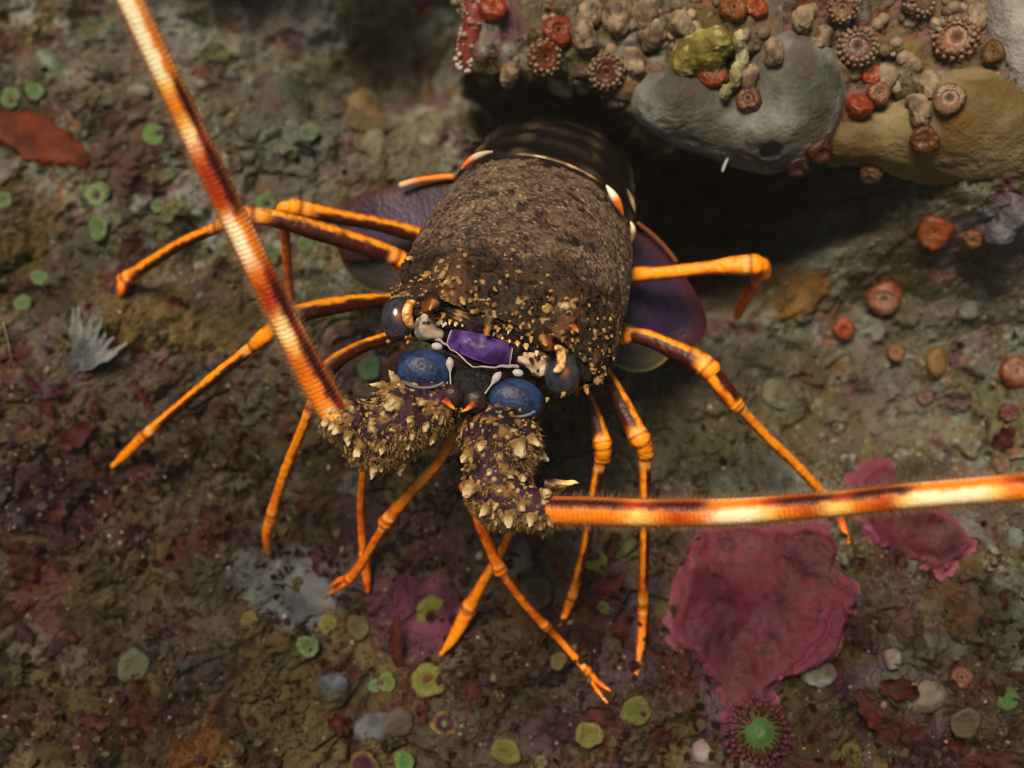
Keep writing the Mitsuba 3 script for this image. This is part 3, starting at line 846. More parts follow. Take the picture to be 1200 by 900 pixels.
def ribbon(name, rows, w, thick, colf, bsdf='shell', parent=None, bulge=.002, seed=0, rough=.0006):
    """A curved plate between an upper and a lower row of points."""
    n, m = 60, 24
    a_ = spline([at(x, yy, w + dz) for x, yy, dz in rows[0]], n)
    b_ = spline([at(x, yy, w + dz) for x, yy, dz in rows[1]], n)
    k = np.linspace(0, 1, m)
    v = a_[:, None] * (1 - k)[None, :, None] + b_[:, None] * k[None, :, None]
    v[..., 2] += bulge * np.sin(k * math.pi)[None]
    ft = v.reshape(-1, 3)
    ft[:, 2] += (fb(ft, .003, 2, seed) - .5) * rough * 2
    bk = ft - [0, 0, thick]
    fa = grid_faces(n, m)
    if normals(ft, fa)[:, 2].mean() < 0:
        fa = fa[:, ::-1]
    N = len(ft)
    ids = np.arange(N).reshape(n, m)
    loop = np.r_[ids[0], ids[1:, -1], ids[-1, -2::-1], ids[-2:0:-1, 0]]
    nx = np.roll(loop, -1)
    side = np.vstack([np.stack([loop, nx, nx + N], 1), np.stack([loop, nx + N, loop + N], 1)])
    V_ = np.vstack([ft, bk])
    kk = np.tile(np.tile(k, n), 2)
    ss_ = np.tile(np.repeat(np.linspace(0, 1, n), m), 2)
    return add(name, V_, np.vstack([fa, fa[:, ::-1] + N, side]), colf(V_, ss_, kk), bsdf, parent or LOB)


ribbon('brow_plate', ([(528, 386, -.004), (550, 388, .001), (580, 396, .001), (602, 404, -.004)], [(522, 404, -.004), (545, 417, .001), (572, 426, .001), (598, 428, -.004)]), HW + .004, .004,
       lambda q, s, k: mixc(mixc(c('3a2468'), c('6a48a0'), ss(.35, .65, fb(q, .0035, 3, 140))), c('d8cce0'), ss(.05, .0, s) + ss(.95, 1.0, s)), 'smooth_skin')
p = spline([at(510, 396, HW - .003), at(524, 405, HW + .002), at(541, 418, HW + .004), at(556, 430, HW + .006), at(580, 430, HW + .005), at(606, 429, HW + .001)], 80)
v, f, d, r = tube(p, .00034 + .0005 * np.abs(np.linspace(-1, 1, 80)) ** 2, 10)
v = v + (np.stack([nz(v, .0022, 145 + j) for j in range(3)], 1) - .5) * .0009
add('white_seam', v, f, mixc(c('b09aa0'), c('e8dcd8'), nz(v, .003, 144)), 'smooth_skin', LOB)
ribbon('mouth_plate', ([(520, 408, -.004), (556, 430, .0), (604, 432, -.004)], [(524, 470, .002), (548, 482, .004), (574, 472, .002)]), HW + .003, .004,
       lambda q, s, k: mixc(mixc(c('0e080c'), c('1e1016'), fb(q, .004, 2, 141)), c('c8b8c0'), ss(.84, .90, nz(q, .0009, 142)) * np.exp(-((s - .5) / .10) ** 2)), 'matte')


def drop(px, py, tx, ty, r):
    p = spline([at(px, py, HW + .0075), at(px * .7 + tx * .3, py * .7 + ty * .3, HW + .008), at(tx, ty, HW + .0085)], 30)
    s = np.linspace(0, 1, 30)
    rad = r * .00031 * np.maximum(np.where(s < .22, np.sqrt(np.clip(1 - ((s - .22) / .24) ** 2, 0, 1)), 1 - ss(.2, .62, s) * .82), .1)
    v, f, d, ring = tube(p, rad, 12)
    add('white_knob', v, f, c('ece2e4'), 'smooth_skin', LOB)


drop(527, 420, 528, 450, 5.0); drop(586, 437, 567, 463, 5.0)
ball('white_knob', 512, 406, HW + .008, 6.5, 4.5, 4, 'f0e8ea', 'smooth_skin', -10)
ball('white_knob', 607, 437, HW + .007, 6.5, 4.5, 4, 'f0e8ea', 'smooth_skin', -10)


def blob_part(name, parts, colf, res=.0009, k=.004, disp=(), bsdf='matte', parent=None, label=None, sub=0, key=None, **tags):
    """A lump: smooth union of ellipsoids (centre, radii) in metres, roughened by fbm displacements (amount, scale)."""
    cs, rs = np.array([q for q, _ in parts]), np.array([np.broadcast_to(r, 3) for _, r in parts])
    m = .004 + sum(x for x, _ in disp)
    lo, hi = (cs - rs).min(0) - m, (cs + rs).max(0) + m
    ax = [np.arange(lo[j], hi[j], res) for j in range(3)]
    G = np.stack(np.meshgrid(*ax, indexing='ij'), -1)
    F = None
    for q, r in zip(cs, rs):
        e = (G - q) / r
        l = np.linalg.norm(e, axis=-1)
        d = (l - 1) * r.min() if np.ptp(r) < 1e-9 else l * (l - 1) / np.maximum(np.linalg.norm(e / r, axis=-1), 1e-6)
        F = d if F is None else smin(F, d, k)
    v, f = nets(F, lo, res)
    for _ in range(sub):
        v, f = subdiv(v, f)
    n = normals(v, f)
    for j, (am, sc) in enumerate(disp):
        v = v + n * ((fb(v, sc, 3, 150 + j) - .5) * 2 * am)[:, None]
    n = normals(v, f)
    kk = add(name, v, f, colf(v, n), bsdf, parent, label=label, **tags)
    return kk, v, n


def stalk_col(q, n):
    cc = mixc(c('c8a070'), c('f2e2cc'), ss(.35, .6, fb(q, .004, 3, 160)))
    return mixc(cc, c('3a1a1c'), ss(.60, .68, fb(q, .0032, 2, 161)))


def R_(px, w):
    return px * (D - w) * KX


def eye(px, py, sx_, ring_px, ring_py, dirx, ex, ey, label):
    w = HW - .002
    stalk = key_of('eye_stalk', LOB)
    blob_part('stalk', [(at(sx_[0], sx_[1], w), R_(14, w)), (at(sx_[2], sx_[3], w), R_(11, w)), (at(sx_[4], sx_[5], w - .001), R_(9, w))], stalk_col, .0006, .003, ((.0006, .003),), 'shell', stalk)
    ph = np.linspace(math.radians(85), math.radians(275), 60)
    k = np.stack([dirx * R_(7, w) * np.cos(ph), R_(13, w) * np.sin(ph), .004 + .003 * np.cos(ph) * -dirx], 1)
    k = k + at(ring_px, ring_py, w + .0075)
    v, f, d, r = tube(k, R_(6.0, w) * np.sin(np.linspace(.25, math.pi - .25, 60)) ** .5, 10)
    add('orange_ring', v, f, mixc(mixc(c('c07a1c'), c('f0cc90'), ss(.4, .6, fb(v, .002, 2, 162))), c('5a2c14'), .8 * ss(.6, .7, fb(v, .0025, 2, 164))), 'smooth_skin', stalk)

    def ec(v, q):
        painted_reflection = np.exp(-((v[:, 0] - .15) ** 2 + (v[:, 1] - .12) ** 2) / .05) * (v[:, 2] > 0)  # reddish reflection painted into the eyeball colour
        return mixc(mixc(c('1e2028'), c('34363f'), ss(.3, .7, fb(v, .3, 3, 163))), c('a85a40'), .6 * painted_reflection)
    ball('eyeball', px, py, w + .003, ex, ey, 19, ec, 'glossy', parent=stalk, label=label)
    return stalk


tell(eye(466, 374, (502, 378, 495, 388, 513, 390), 486, 369, 1, 19, 26, 'dark grey left eye'), 'cream left eye stalk with orange ring')
tell(eye(659, 439, (626, 418, 632, 432, 614, 418), 651, 421, -1, 21, 26, 'dark grey right eye'), 'cream right eye stalk with orange ring')
CONE = cone_base(12, 8, .35, .75)


def spike(name, px, py, w, dx, dy, dz, r, ln, col, parent=None, bs='shell'):
    """One horn or spine: base at the place, pointing along (dx, dy, dz)."""
    s = (D - w) * KX
    v, f, _ = scatter(CONE, [at(px, py, w)], [[dx, dy, dz]], np.array([[r * .8, r * .8, ln * .85]]) * s, roll=np.array([1.0]))
    tt = np.tile(np.repeat(np.linspace(0, 1, 9), 12)[:97], 1)
    v = v + (np.stack([nz(v, .0014, 171 + j) for j in range(3)], 1) - .5) * r * s * .55
    add(name, v, f, mixc(c(col[0]), c(col[1]), ss(.2, .8, tt + (nz(v, .0012, 170) - .5) * .5)), bs, parent or LOB)


# small tan and white spines crowding the brow
fp, fs_ = [], []
for cx, cy, rx, ry, cnt in ((505, 372, 24, 14, 26), (630, 408, 22, 18, 26), (540, 366, 26, 10, 22), (600, 386, 24, 10, 22), (570, 374, 60, 12, 20), (470, 395, 12, 8, 8), (655, 462, 10, 8, 8)):
    for _ in range(cnt):
        fp.append(at(cx + rng.normal(0, rx * .5), cy + rng.normal(0, ry * .5), HW + rng.uniform(-.001, .0045)))
        fs_.append(rng.uniform(.0004, .0011))
fp, fs_ = np.array(fp), np.array(fs_)
sv, sf, sn = scatter(cone_base(8, 4, .3, .6), fp, unit(np.array([0, -.45, 1]) + rng.normal(0, .3, (len(fp), 3))), np.stack([fs_, fs_ * .9, fs_ * 2.6], 1), jitter=.1)
k3 = rng.random(len(fp))
add('brow_growths', sv, sf, np.where((k3 < .2)[:, None], c('d8ccb8'), np.where((k3 < .75)[:, None], c('b08a50'), np.where((k3 < .88)[:, None], c('b4601c'), c('3c2420'))))[sn] * .8, 'shell', LOB, kind='stuff')
for x, yy, r in ((518, 375, 5.5), (528, 376, 4.5), (535, 379, 4), (542, 380, 3), (589, 395, 3.5), (597, 398, 4), (607, 401, 5), (617, 404, 5.5)):
    spike('brow_spine', x, yy, HW + .002, 0, -.5, 1, r, r * 2.4, ('b08848', 'e0c088'))
for x, yy, d in ((508, 352, -.3), (637, 393, .3)):
    spike('horn', x, yy, HW + .005, d, -.55, 1, 15, 40, ('3c2012', '8a4a18'))
    spike('horn', x - 5 * d, yy + 3, HW + .010, d, -.6, 1, 7, 22, ('c88a44', 'e0a860'))
spike('rostrum', 574, 374, HW + .006, -.15, -.85, .6, 8, 30, ('5c4a32', 'd08428'))
for x, yy, r, cc in ((676, 385, 7, ('8a4a1c', 'd08038')), (660, 357, 9, ('b09058', 'd8c498')), (640, 360, 8, ('8c6c3c', 'c8a868')), (520, 330, 7, ('9a7a40', 'c8b070')), (482, 300, 6, ('a88c50', 'd8c890')),
                     (672, 430, 6, ('a87a3c', 'd8a860')), (686, 448, 6, ('a87a3c', 'd0a058')), (545, 350, 6, ('8c6c3c', 'b89858')), (500, 318, 7, ('8c6a34', 'c09850'))):
    q, nn = None, None
    pr = np.hypot(*(proj(cv) - [x, yy]).T)
    j = np.where(pr < 5)[0]
    if len(j) == 0:
        j = np.array([pr.argmin()])
    j = j[cv[j, 2].argmax()]
    d_ = unit(cn[j] + FWD * .8)
    spike('spine', *proj(cv[j]), cv[j, 2] - .001, *d_, r, r * 2.2, cc)
for x, yy, r, t in ((530, 464, 13, 20), (557, 470, 14, -10)):
    ball('mouth_lobe', x, yy, HW + .009, r, r * 1.05, 8, '33201c', 'shell', t, rough=.05, seed=5)
spike('mouth_hook', 521, 470, HW + .012, .7, -.5, .5, 6, 22, ('8a3008', 'f08018'))
spike('mouth_hook', 555, 474, HW + .012, -.7, -.5, .5, 6, 20, ('8a3008', 'f09020'))

# ---- antennae: base segment with spines, blue joint, banded whip
TAN, CREAM = c('b08a4c'), c('dcbc80')


def base_col(v, n):
    cc = mixc(c('22121c'), c('4c2c40'), ss(.35, .65, fb(v, .006, 3, 180)))
    cc = mixc(cc, c('a07440'), ss(.57, .64, fb(v, .0042, 3, 181)))
    return mixc(cc, c('e8c890'), ss(.72, .80, nz(v, .0021, 182)))


def whip(parent, pts, bands, stripe, setae_side):
    S = spline([np.r_[at(x, yy, w), r * (D - w) * KX] for x, yy, w, r in pts], 1800)
    arc = np.r_[0, np.cumsum(np.linalg.norm(np.diff(S[:, :3], axis=0), axis=1))]
    pitch = .0017
    S2 = np.array([np.interp(np.linspace(0, arc[-1], int(arc[-1] / pitch * 7)), arc, S[:, k]) for k in range(4)]).T
    arc2 = np.linspace(0, arc[-1], len(S2))
    ph = (arc2 / pitch) % 1
    fade = 1 - .7 * ss(.09, .26, arc2)
    R = S2[:, 3] * .92 * (1 + .040 * fade * (np.clip(ph * 1.25, 0, 1) ** 1.5 - ss(.82, 1.0, ph)) - .02)
    v, f, d, ring = tube(S2[:, :3], R, 26)
    px = proj(S2[:, :3])
    pos = px[:, bands[0]][ring]
    keys = np.array([b for b, *_ in bands[1]])
    o = np.argsort(keys)
    lightk = np.array([np.r_[c(h1), c(h2)] for _, h1, h2 in bands[1]])[o]
    nse = (fb(v, .005, 3, 190) - .5) * 22
    tab = np.arange(keys.min(), keys.max() + 1.0)
    soft = np.array([gaussian_filter(np.interp(tab, keys[o], lightk[:, k]), 6, mode='nearest') for k in range(6)])
    both = np.array([np.interp(pos + nse, tab, soft[k]) for k in range(6)]).T
    k = unit(np.asarray(stripe, float))
    m = ss(.02, .40, d @ k + (fb(v, .004, 3, 191) - .5) * .5) * (1 - .6 * ss(.72, .97, d @ k))
    col = mixc(both[:, :3], both[:, 3:], m)
    across = np.cross(unit(np.gradient(S2[:, :3], axis=0)), [0, 0, 1.0])[ring]
    col = mixc(col, c('d8741c'), .6 * ss(.45, .95, np.abs((d * unit(across)).sum(1))) * (1 - m))
    line = (.05 + .52 * (1 - ss(.22, .6, both[:, 1]))) * fade[ring] * np.exp(-((ph[ring] - .97) / .12) ** 2)
    col = mixc(col, c('4a1406'), line)
    add('whip', v, f, col, 'shell', parent)
    # fine bristles along both edges
    m_ = 7000
    j = rng.integers(0, len(S2), m_)
    sgn = np.where(rng.random(m_) < setae_side[1], 1.0, -1.0)
    sd = np.asarray(setae_side[0], float)
    T = unit(np.gradient(S2[:, :3], axis=0))[j]
    side = unit(np.cross(np.cross(T, sd), T)) * sgn[:, None]
    dirn = unit(side + rng.normal(0, .35, (m_, 3)) + T * .35)
    base = S2[j, :3] + unit(side + rng.normal(0, .5, (m_, 3))) * R[j, None] * .92
    ln = rng.uniform(.0018, .0048, m_) * (1 - .5 * ss(.15, .4, arc2[j]))
    hv, hf, hn = scatter(HAIR, base, dirn, np.stack([ln * 0 + .00006, ln * 0 + .00006, ln], 1))
    add('bristles', hv, hf, mixc(c('6a4a38'), c('a8886a'), rng.random(m_)[hn]), 'matte', parent, kind='stuff')
    return S2


def antenna(label, parts, blue, wpts, bands, stripe, setae, spines, outer):
    k = key_of('antenna', LOB)
    tell(k, label)
    _, bv, bn = blob_part('base_segment', parts, base_col, .0008, .006, ((.0012, .006), (.0007, .002)), 'matte', k, label='dark purple base segment flecked tan')
    # blue joint, with a pale lower lip
    x, yy, rx, ry, turn = blue

    def bc(v, q):
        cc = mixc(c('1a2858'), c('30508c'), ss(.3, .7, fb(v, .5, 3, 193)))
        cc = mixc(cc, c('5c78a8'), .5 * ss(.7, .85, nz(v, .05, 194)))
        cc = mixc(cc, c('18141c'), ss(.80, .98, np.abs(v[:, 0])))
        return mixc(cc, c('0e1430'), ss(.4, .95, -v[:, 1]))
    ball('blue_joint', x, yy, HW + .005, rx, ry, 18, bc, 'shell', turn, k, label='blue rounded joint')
    ph = np.linspace(math.radians(215), math.radians(325), 30)
    lip = np.stack([x + rx * .8 * np.cos(ph), yy + 4 - ry * .72 * np.sin(ph) * .75, 0 * ph], 1)
    p = np.array([at(a_, b_, HW + .0125) for a_, b_, _ in lip])
    v, f, d, r = tube(p, .0006, 8)
    add('joint_lip', v, f, c('9aa8c0'), 'smooth_skin', k)
    bpx = proj(bv)

    def surf(x_, y_):
        q = np.where(np.hypot(*(bpx - [x_, y_]).T) < 5)[0]
        if len(q) == 0:
            q = np.array([np.hypot(*(bpx - [x_, y_]).T).argmin()])
        return q[bv[q, 2].argmax()]
    ctr = bv.mean(0)
    for x_, y_, r, ln in spines:
        j = surf(x_, y_)
        d_ = unit(bn[j] + np.asarray(outer, float) * .7 + rng.normal(0, .15, 3))
        spike('spine', *proj(bv[j]), bv[j, 2] - .0006, *d_, r, ln, ('86683a', 'd6be92'), k, 'matte')
    n_ = 300
    ok = np.where(bn[:, 2] > -.2)[0]
    j = rng.choice(ok, n_)
    sz = rng.uniform(.0004, .0012, n_)
    sv, sf, sn = scatter(cone_base(6, 3), bv[j] - bn[j] * .0003, unit(bn[j] + np.asarray(outer, float) * .6), np.stack([sz, sz * .8, sz * 1.7], 1), jitter=.12)
    add('tubercles', sv, sf, mixc(c('7a5628'), c('d0ac6c'), rng.random(n_)[sn]), 'matte', k, kind='stuff')
    # shaggy outer fringe
    ok = np.where((bn @ unit(outer) > .25))[0]
    j = rng.choice(ok, 5500)
    ln = rng.uniform(.0008, .0030, 5500)
    hv, hf, hn = scatter(HAIR, bv[j], unit(bn[j] + np.asarray(outer) * .5 + rng.normal(0, .5, (5500, 3))), np.stack([ln * .07, ln * .07, ln], 1))
    add('fringe', hv, hf, mixc(c('4a3420'), c('c09c60'), rng.random(5500)[hn]), 'matte', k, kind='stuff')
    ok = np.where((bn @ unit(outer) > .35))[0]
    j = rng.choice(ok, 130)
    sz = rng.uniform(.0006, .0015, 130)
    sv, sf, sn = scatter(cone_base(7, 4, .3, .5), bv[j] - bn[j] * .0005, unit(bn[j] + np.asarray(outer) * .9 + rng.normal(0, .25, (130, 3))), np.stack([sz, sz * .8, sz * 2.2], 1), jitter=.15)
    add('fringe_spines', sv, sf, mixc(c('7a5a34'), c('ceb080'), rng.random(130)[sn]), 'matte', k, kind='stuff')
    whip(k, wpts, bands, stripe, setae)


CR, YE, OR, RD, MA = 'fff0c4', 'ffcc68', 'e87c10', 'a63006', '34090a'
antenna('banded antenna sweeping up and out at the top left',
        [(at(510, 472, .067), R_(34, .067)), (at(474, 488, .070), R_(42, .07)), (at(440, 512, .072), R_(38, .072)), (at(405, 492, .080), R_(26, .08))], (497, 436, 34, 27, -8),
        [(425, 512, .078, 16), (400, 492, .082, 19), (378, 460, .085, 19.5), (340, 388, .093, 18), (310, 328, .100, 17.5), (283, 272, .106, 17.5), (250, 205, .114, 17), (215, 130, .123, 16.5), (180, 57, .132, 16.5), (153, 0, .139, 16.5), (100, -110, .150, 16), (40, -230, .158, 15)],
        (1, [(-300, RD, MA), (-100, OR, RD), (-30, CR, YE), (30, CR, OR), (80, CR, OR), (98, YE, MA), (112, OR, MA), (125, OR, MA), (148, YE, MA), (160, CR, RD), (172, OR, MA), (190, RD, MA), (230, RD, MA), (243, OR, MA), (258, CR, OR), (290, CR, OR), (310, OR, RD), (334, RD, MA), (360, RD, MA), (376, YE, MA), (387, CR, RD), (396, YE, MA), (406, OR, MA), (425, 'c85c0c', MA), (440, OR, MA), (470, OR, MA), (490, YE, RD), (520, TAN if False else 'c09050', RD)]),
        (1, .35, -.1), ((1, .3, 0), .30),
        [(448, 448, 8, 20), (462, 443, 8, 22), (474, 450, 6, 14), (458, 473, 14, 20), (502, 500, 8, 12), (507, 517, 8, 14), (487, 513, 6, 10), (497, 470, 8, 12), (475, 547, 13, 22), (440, 550, 9, 20), (420, 527, 10, 20), (407, 512, 10, 18), (388, 497, 8, 16), (394, 476, 9, 18), (380, 492, 9, 18), (404, 468, 7, 14), (376, 480, 7, 14), (398, 505, 9, 18),
         (462, 505, 6, 9), (480, 490, 6, 9), (512, 490, 5, 9), (450, 530, 8, 14), (495, 545, 7, 14)],
        (-.45, -.8, .2))
antenna('banded antenna running out to the right edge',
        [(at(572, 508, .066), R_(34, .066)), (at(592, 515, .070), R_(42, .07)), (at(582, 560, .071), R_(40, .071)), (at(592, 588, .075), R_(32, .075)), (at(635, 598, .080), R_(24, .08))], (604, 470, 34, 27, -12),
        [(600, 598, .078, 15), (640, 598, .082, 18), (690, 599, .086, 18.5), (745, 601, .090, 18), (800, 601, .094, 18), (850, 600, .098, 17.5), (900, 597, .103, 17), (985, 590, .110, 16.5), (1060, 582, .117, 16.5), (1130, 576, .123, 17), (1200, 571, .130, 17.5), (1330, 566, .140, 17), (1480, 566, .150, 16)],
        (0, [(560, 'c09050', RD), (640, OR, MA), (700, OR, MA), (725, OR, MA), (742, YE, RD), (755, YE, RD), (772, OR, MA), (800, RD, MA), (828, OR, MA), (845, CR, OR), (880, CR, OR), (900, YE, RD), (915, OR, MA), (955, RD, MA), (972, YE, MA), (990, YE, RD), (1003, OR, MA), (1045, RD, MA), (1062, YE, MA), (1080, CR, OR), (1150, CR, OR), (1170, YE, OR), (1185, OR, RD), (1215, OR, MA), (1400, RD, MA)]),
        (0.02, 1, -.05), ((0, 1, 0), .35),
        [(562, 520, 8, 14), (543, 533, 10, 14), (550, 572, 13, 22), (583, 540, 8, 12), (610, 523, 15, 20), (637, 533, 10, 18), (625, 512, 10, 18), (583, 573, 7, 12), (567, 597, 9, 18), (597, 608, 10, 20), (623, 610, 10, 18), (650, 562, 9, 20), (640, 575, 10, 20),
         (600, 555, 6, 9), (615, 560, 7, 12), (570, 550, 6, 9), (610, 590, 7, 12)],
        (.15, -.9, .25))
spike('joint_spur', 640, 568, .083, 1, .1, .2, 9, 46, ('3c1c14', 'f0d080'))

# ------------------------------------------------------------------ life on the rock
def lathe(prof, sides=40, wave=None):
    """Rows of (radius, height) turned about z; wave(phi, row) scales the radius."""
    prof = np.asarray(prof, float)
    ph = np.arange(sides) * 2 * math.pi / sides
    k = np.linspace(0, 1, len(prof))
    r = prof[:, 0][:, None] * (1 + (wave(ph[None], k[:, None]) if wave else 0) + 0 * ph[None])
    v = np.stack([r * np.cos(ph), r * np.sin(ph), np.broadcast_to(prof[:, 1][:, None], r.shape)], -1).reshape(-1, 3)
    return v, grid_faces(len(prof), sides, True), np.repeat(k, sides), np.tile(ph, len(prof))


def smooth_prof(rows, n):
    return spline(np.array([(a_, b_, 0) for a_, b_ in rows]), n)[:, :2]


def stand(v, q, nrm, s, roll=0.0):
    fr = frames(np.array([nrm]), np.array([roll]))[0]
    return q + (v * s) @ fr


TOCAM = unit(np.array([0, 0, 1.0]))


def disc_anemone(px, py, r, label, col='6f9a58', rim='8fb070', mouth=None, ring=None, tilt=.5, lift=.45, group='green disc anemones on the rock', seed=0, cat='anemone', name='disc_anemone'):
    q, n = pick(px, py)
    n = unit(n * tilt + TOCAM * (1 - tilt) + rng.normal(0, .12, 3))
    s = R_(r, q[2])
    k = thing(name, label, cat, group)
    ph0 = rng.uniform(0, 6)
    wv = lambda ph, t: (.07 * np.sin(3 * ph + ph0) + .05 * np.sin(5 * ph + 2 * ph0) + .02 * np.sin(13 * ph)) * t ** 2 * (t < .999)
    e = rng.uniform(.85, 1.0)
    top = smooth_prof([(.02, lift + .02), (.18, lift + .06), (.5, lift + .12), (.8, lift + .15), (.95, lift + .10), (1.0, lift + .02), (.9, lift - .06), (.62, lift - .14), (.5, lift - .25)], 46)
    v, f, t, ph = lathe(top, 56, lambda p, tt: .05 * np.sin(2 * p + ph0) + .05 * np.sin(3 * p + 3 * ph0) + .04 * np.sin(5 * p + 2 * ph0) + .02 * np.sin(9 * p + ph0))
    rr_ = np.hypot(v[:, 0], v[:, 1])
    v[:, 0] *= e
    v[:, 2] += .05 * np.sin(2 * ph + ph0) * rr_ + (fb(v, .25, 2, seed) - .5) * .07 + .012 * np.sin(22 * ph) * ss(.25, .7, rr_)
    cc = mixc(c(col), c(rim), ss(.5, 1.0, rr_ + (fb(v, .3, 3, seed + 1) - .5) * .7))
    cc = cc * (.5 + 1.0 * fb(v, .16, 4, seed + 2))[:, None] * (1.1 - .35 * ss(.7, 1.0, rr_))[:, None]
    cc = mixc(cc, c('6a5a44'), .75 * ss(.56, .68, fb(v, .22, 4, seed + 4)))
    cc = cc * (1 + .10 * np.sin(20 * ph + 3 * rr_) * ss(.3, .8, rr_))[:, None]
    if ring:
        cc = mixc(cc, c(ring[0]), np.exp(-((rr_ - ring[1]) / ring[2]) ** 2))
    roll = rng.uniform(0, 6)
    add('disc', stand(v, q, n, s, roll), f, cc, 'matte', k)
    v, f, t, ph = lathe(smooth_prof([(.62, -.35), (.56, lift * .4), (.52, lift - .12)], 10), 30)
    add('column', stand(v, q, n, s, roll), f, mixc(c('5a4a3c'), c(col), t * .6), 'matte', k)
    if mouth:
        dx, dy, mr, mh = mouth
        v, f = ICO2
        v = v * [mr, mr * .8, .10] + [0, 0, lift + .08]
        fr = frames(np.array([n]), np.array([roll]))[0]
        off = np.array([dx, -dy, 0.0])
        off = off - n * (off @ n)
        add('mouth', stand(v, q, n, s, roll) + off * s, f, mixc(c(mh), c(mh) * 1.5, fb(v, .1, 2, 5)), 'matte', k)
    return k


def orange_anemone(px, py, r, label, col='c04a18', topc='d8886c', tilt=.6, beads=0, height=.9, group='orange anemones on the right-hand rock', open_=.4, seed=0):
    q, n = pick(px, py)
    n = unit(n * tilt + TOCAM * (1 - tilt) + rng.normal(0, .10, 3))
    s = R_(r, q[2])
    k = thing('orange_anemone', label, 'anemone', group)
    prof = smooth_prof([(.72, -.45), (.86, 0), (1.0, height * .45), (.97, height * .72), (.80, height * .92), (.55, height * .98), (open_, height * .92), (open_ * .72, height * .78)], 40)
    ph0 = rng.uniform(0, 6)
    v, f, t, ph = lathe(prof, 60, lambda p, tt: .035 * np.sin(3 * p + ph0) + (.018 + .035 * ss(.6, .9, tt)) * np.sin(15 * p + .8 * np.sin(p * 2)))
    v = v * (1 + (fb(v, .45, 3, seed)[:, None] - .5) * .30) + (fb(v, .5, 2, seed + 9)[:, None] - .5) * .14
    cc = mixc(c(col) * .55, c(col) * 1.3, ss(.3, .7, fb(v, .25, 4, seed + 3)))
    cc = mixc(cc, c('7a6450'), .7 * ss(.55, .68, fb(v, .3, 4, seed + 4)))
    cc = mixc(cc, c(topc), .8 * ss(.62, .85, t + (fb(v, .3, 3, seed + 6) - .5) * .2) * (.35 + .65 * (np.sin(15 * ph) > -.2)))
    roll = rng.uniform(0, 6)
    add('column', stand(v, q, n, s, roll), f, cc, 'shell', k)
    v, f, t, ph = lathe(smooth_prof([(.02, height * .66), (open_ * .4, height * .80), (open_ * .62, height * .84), (open_ * .98, height * .80)], 16), 36, lambda p, tt: .09 * np.sin(8 * p) * tt)
    add('oral_disc', stand(v, q, n, s, roll), f, mixc(c(topc) * .45, c(topc) * 1.1, ss(.15, .8, t)), 'shell', k)
    if beads:
        ph = np.arange(beads) * 2 * math.pi / beads
        ln = []
        for j, (rad_, z_, sz_) in enumerate(((.80, .98, .13), (1.0, .72, .12), (1.02, .45, .10))):
            b = stand(np.stack([rad_ * np.cos(ph + j * .3), rad_ * np.sin(ph + j * .3), ph * 0 + height * z_], 1), q, n, s, roll)
            ln.append((b, sz_))
        pos = np.vstack([b for b, _ in ln])
        sz = np.concatenate([np.full(beads, z_) for _, z_ in ln]) * s
        v, f, num = scatter(ICO1, pos, unit(pos - q), sz)
        add('tentacle_tips', v, f, mixc(c('a86860'), c('c8aca0'), rng.random(len(pos))[num]), 'shell', k, kind='stuff')
    return k


def crust(name, pts, label, cat, thick, colf, edge=.002, wob=.003, soft=None, bs='matte', seed=0, lumps=.0, group=None, holder='structure'):
    """A living sheet lying on the reef: follows the softened rock, drops below it at an uneven outline."""
    P_ = np.array([on_reef(x, yy)[:2] for x, yy in pts])
    lo, hi = P_.min(0) - .008, P_.max(0) + .008
    s = .0007
    A_, B_ = np.meshgrid(np.arange(lo[0], hi[0], s), np.arange(lo[1], hi[1], s), indexing='ij')
    g = np.stack([A_, B_, 0 * A_], -1)
    sd = polysd(P_, A_, B_) + (.0022 if name == 'pink_sponge' else 0) + (fb(g, .008, 3, seed) - .5) * 2 * wob + (fb(g, .0025, 2, seed + 7) - .5) * wob
    Hh = H_at(A_.ravel(), B_.ravel(), Hsoft if soft is None else soft).reshape(A_.shape)
    hgt = thick * ss(edge, -edge, sd) ** .6 * (1 + .12 * np.exp(-((sd + edge * 1.5) / (edge * 1.2)) ** 2)) - .006 * ss(-edge, edge * 2, sd)
    hgt = hgt + (fb(g, .014, 3, seed + 1) - .5) * lumps + (fb(g, .003, 2, seed + 2) - .5) * .0008
    v = np.stack([A_, B_, Hh + hgt], -1).reshape(-1, 3)
    f = grid_faces(*A_.shape)
    sdv = sd.ravel()
    f = f[(sdv[f] < edge * 2.2).any(1)]
    u_, inv = np.unique(f, return_inverse=True)
    v, sdv = v[u_], sdv[u_]
    f = inv.reshape(-1, 3)
    return add(name, v, f, colf(v, sdv), 'wet_sheet' if name == 'pink_sponge' else bs, label=label, cat=cat, group=group)


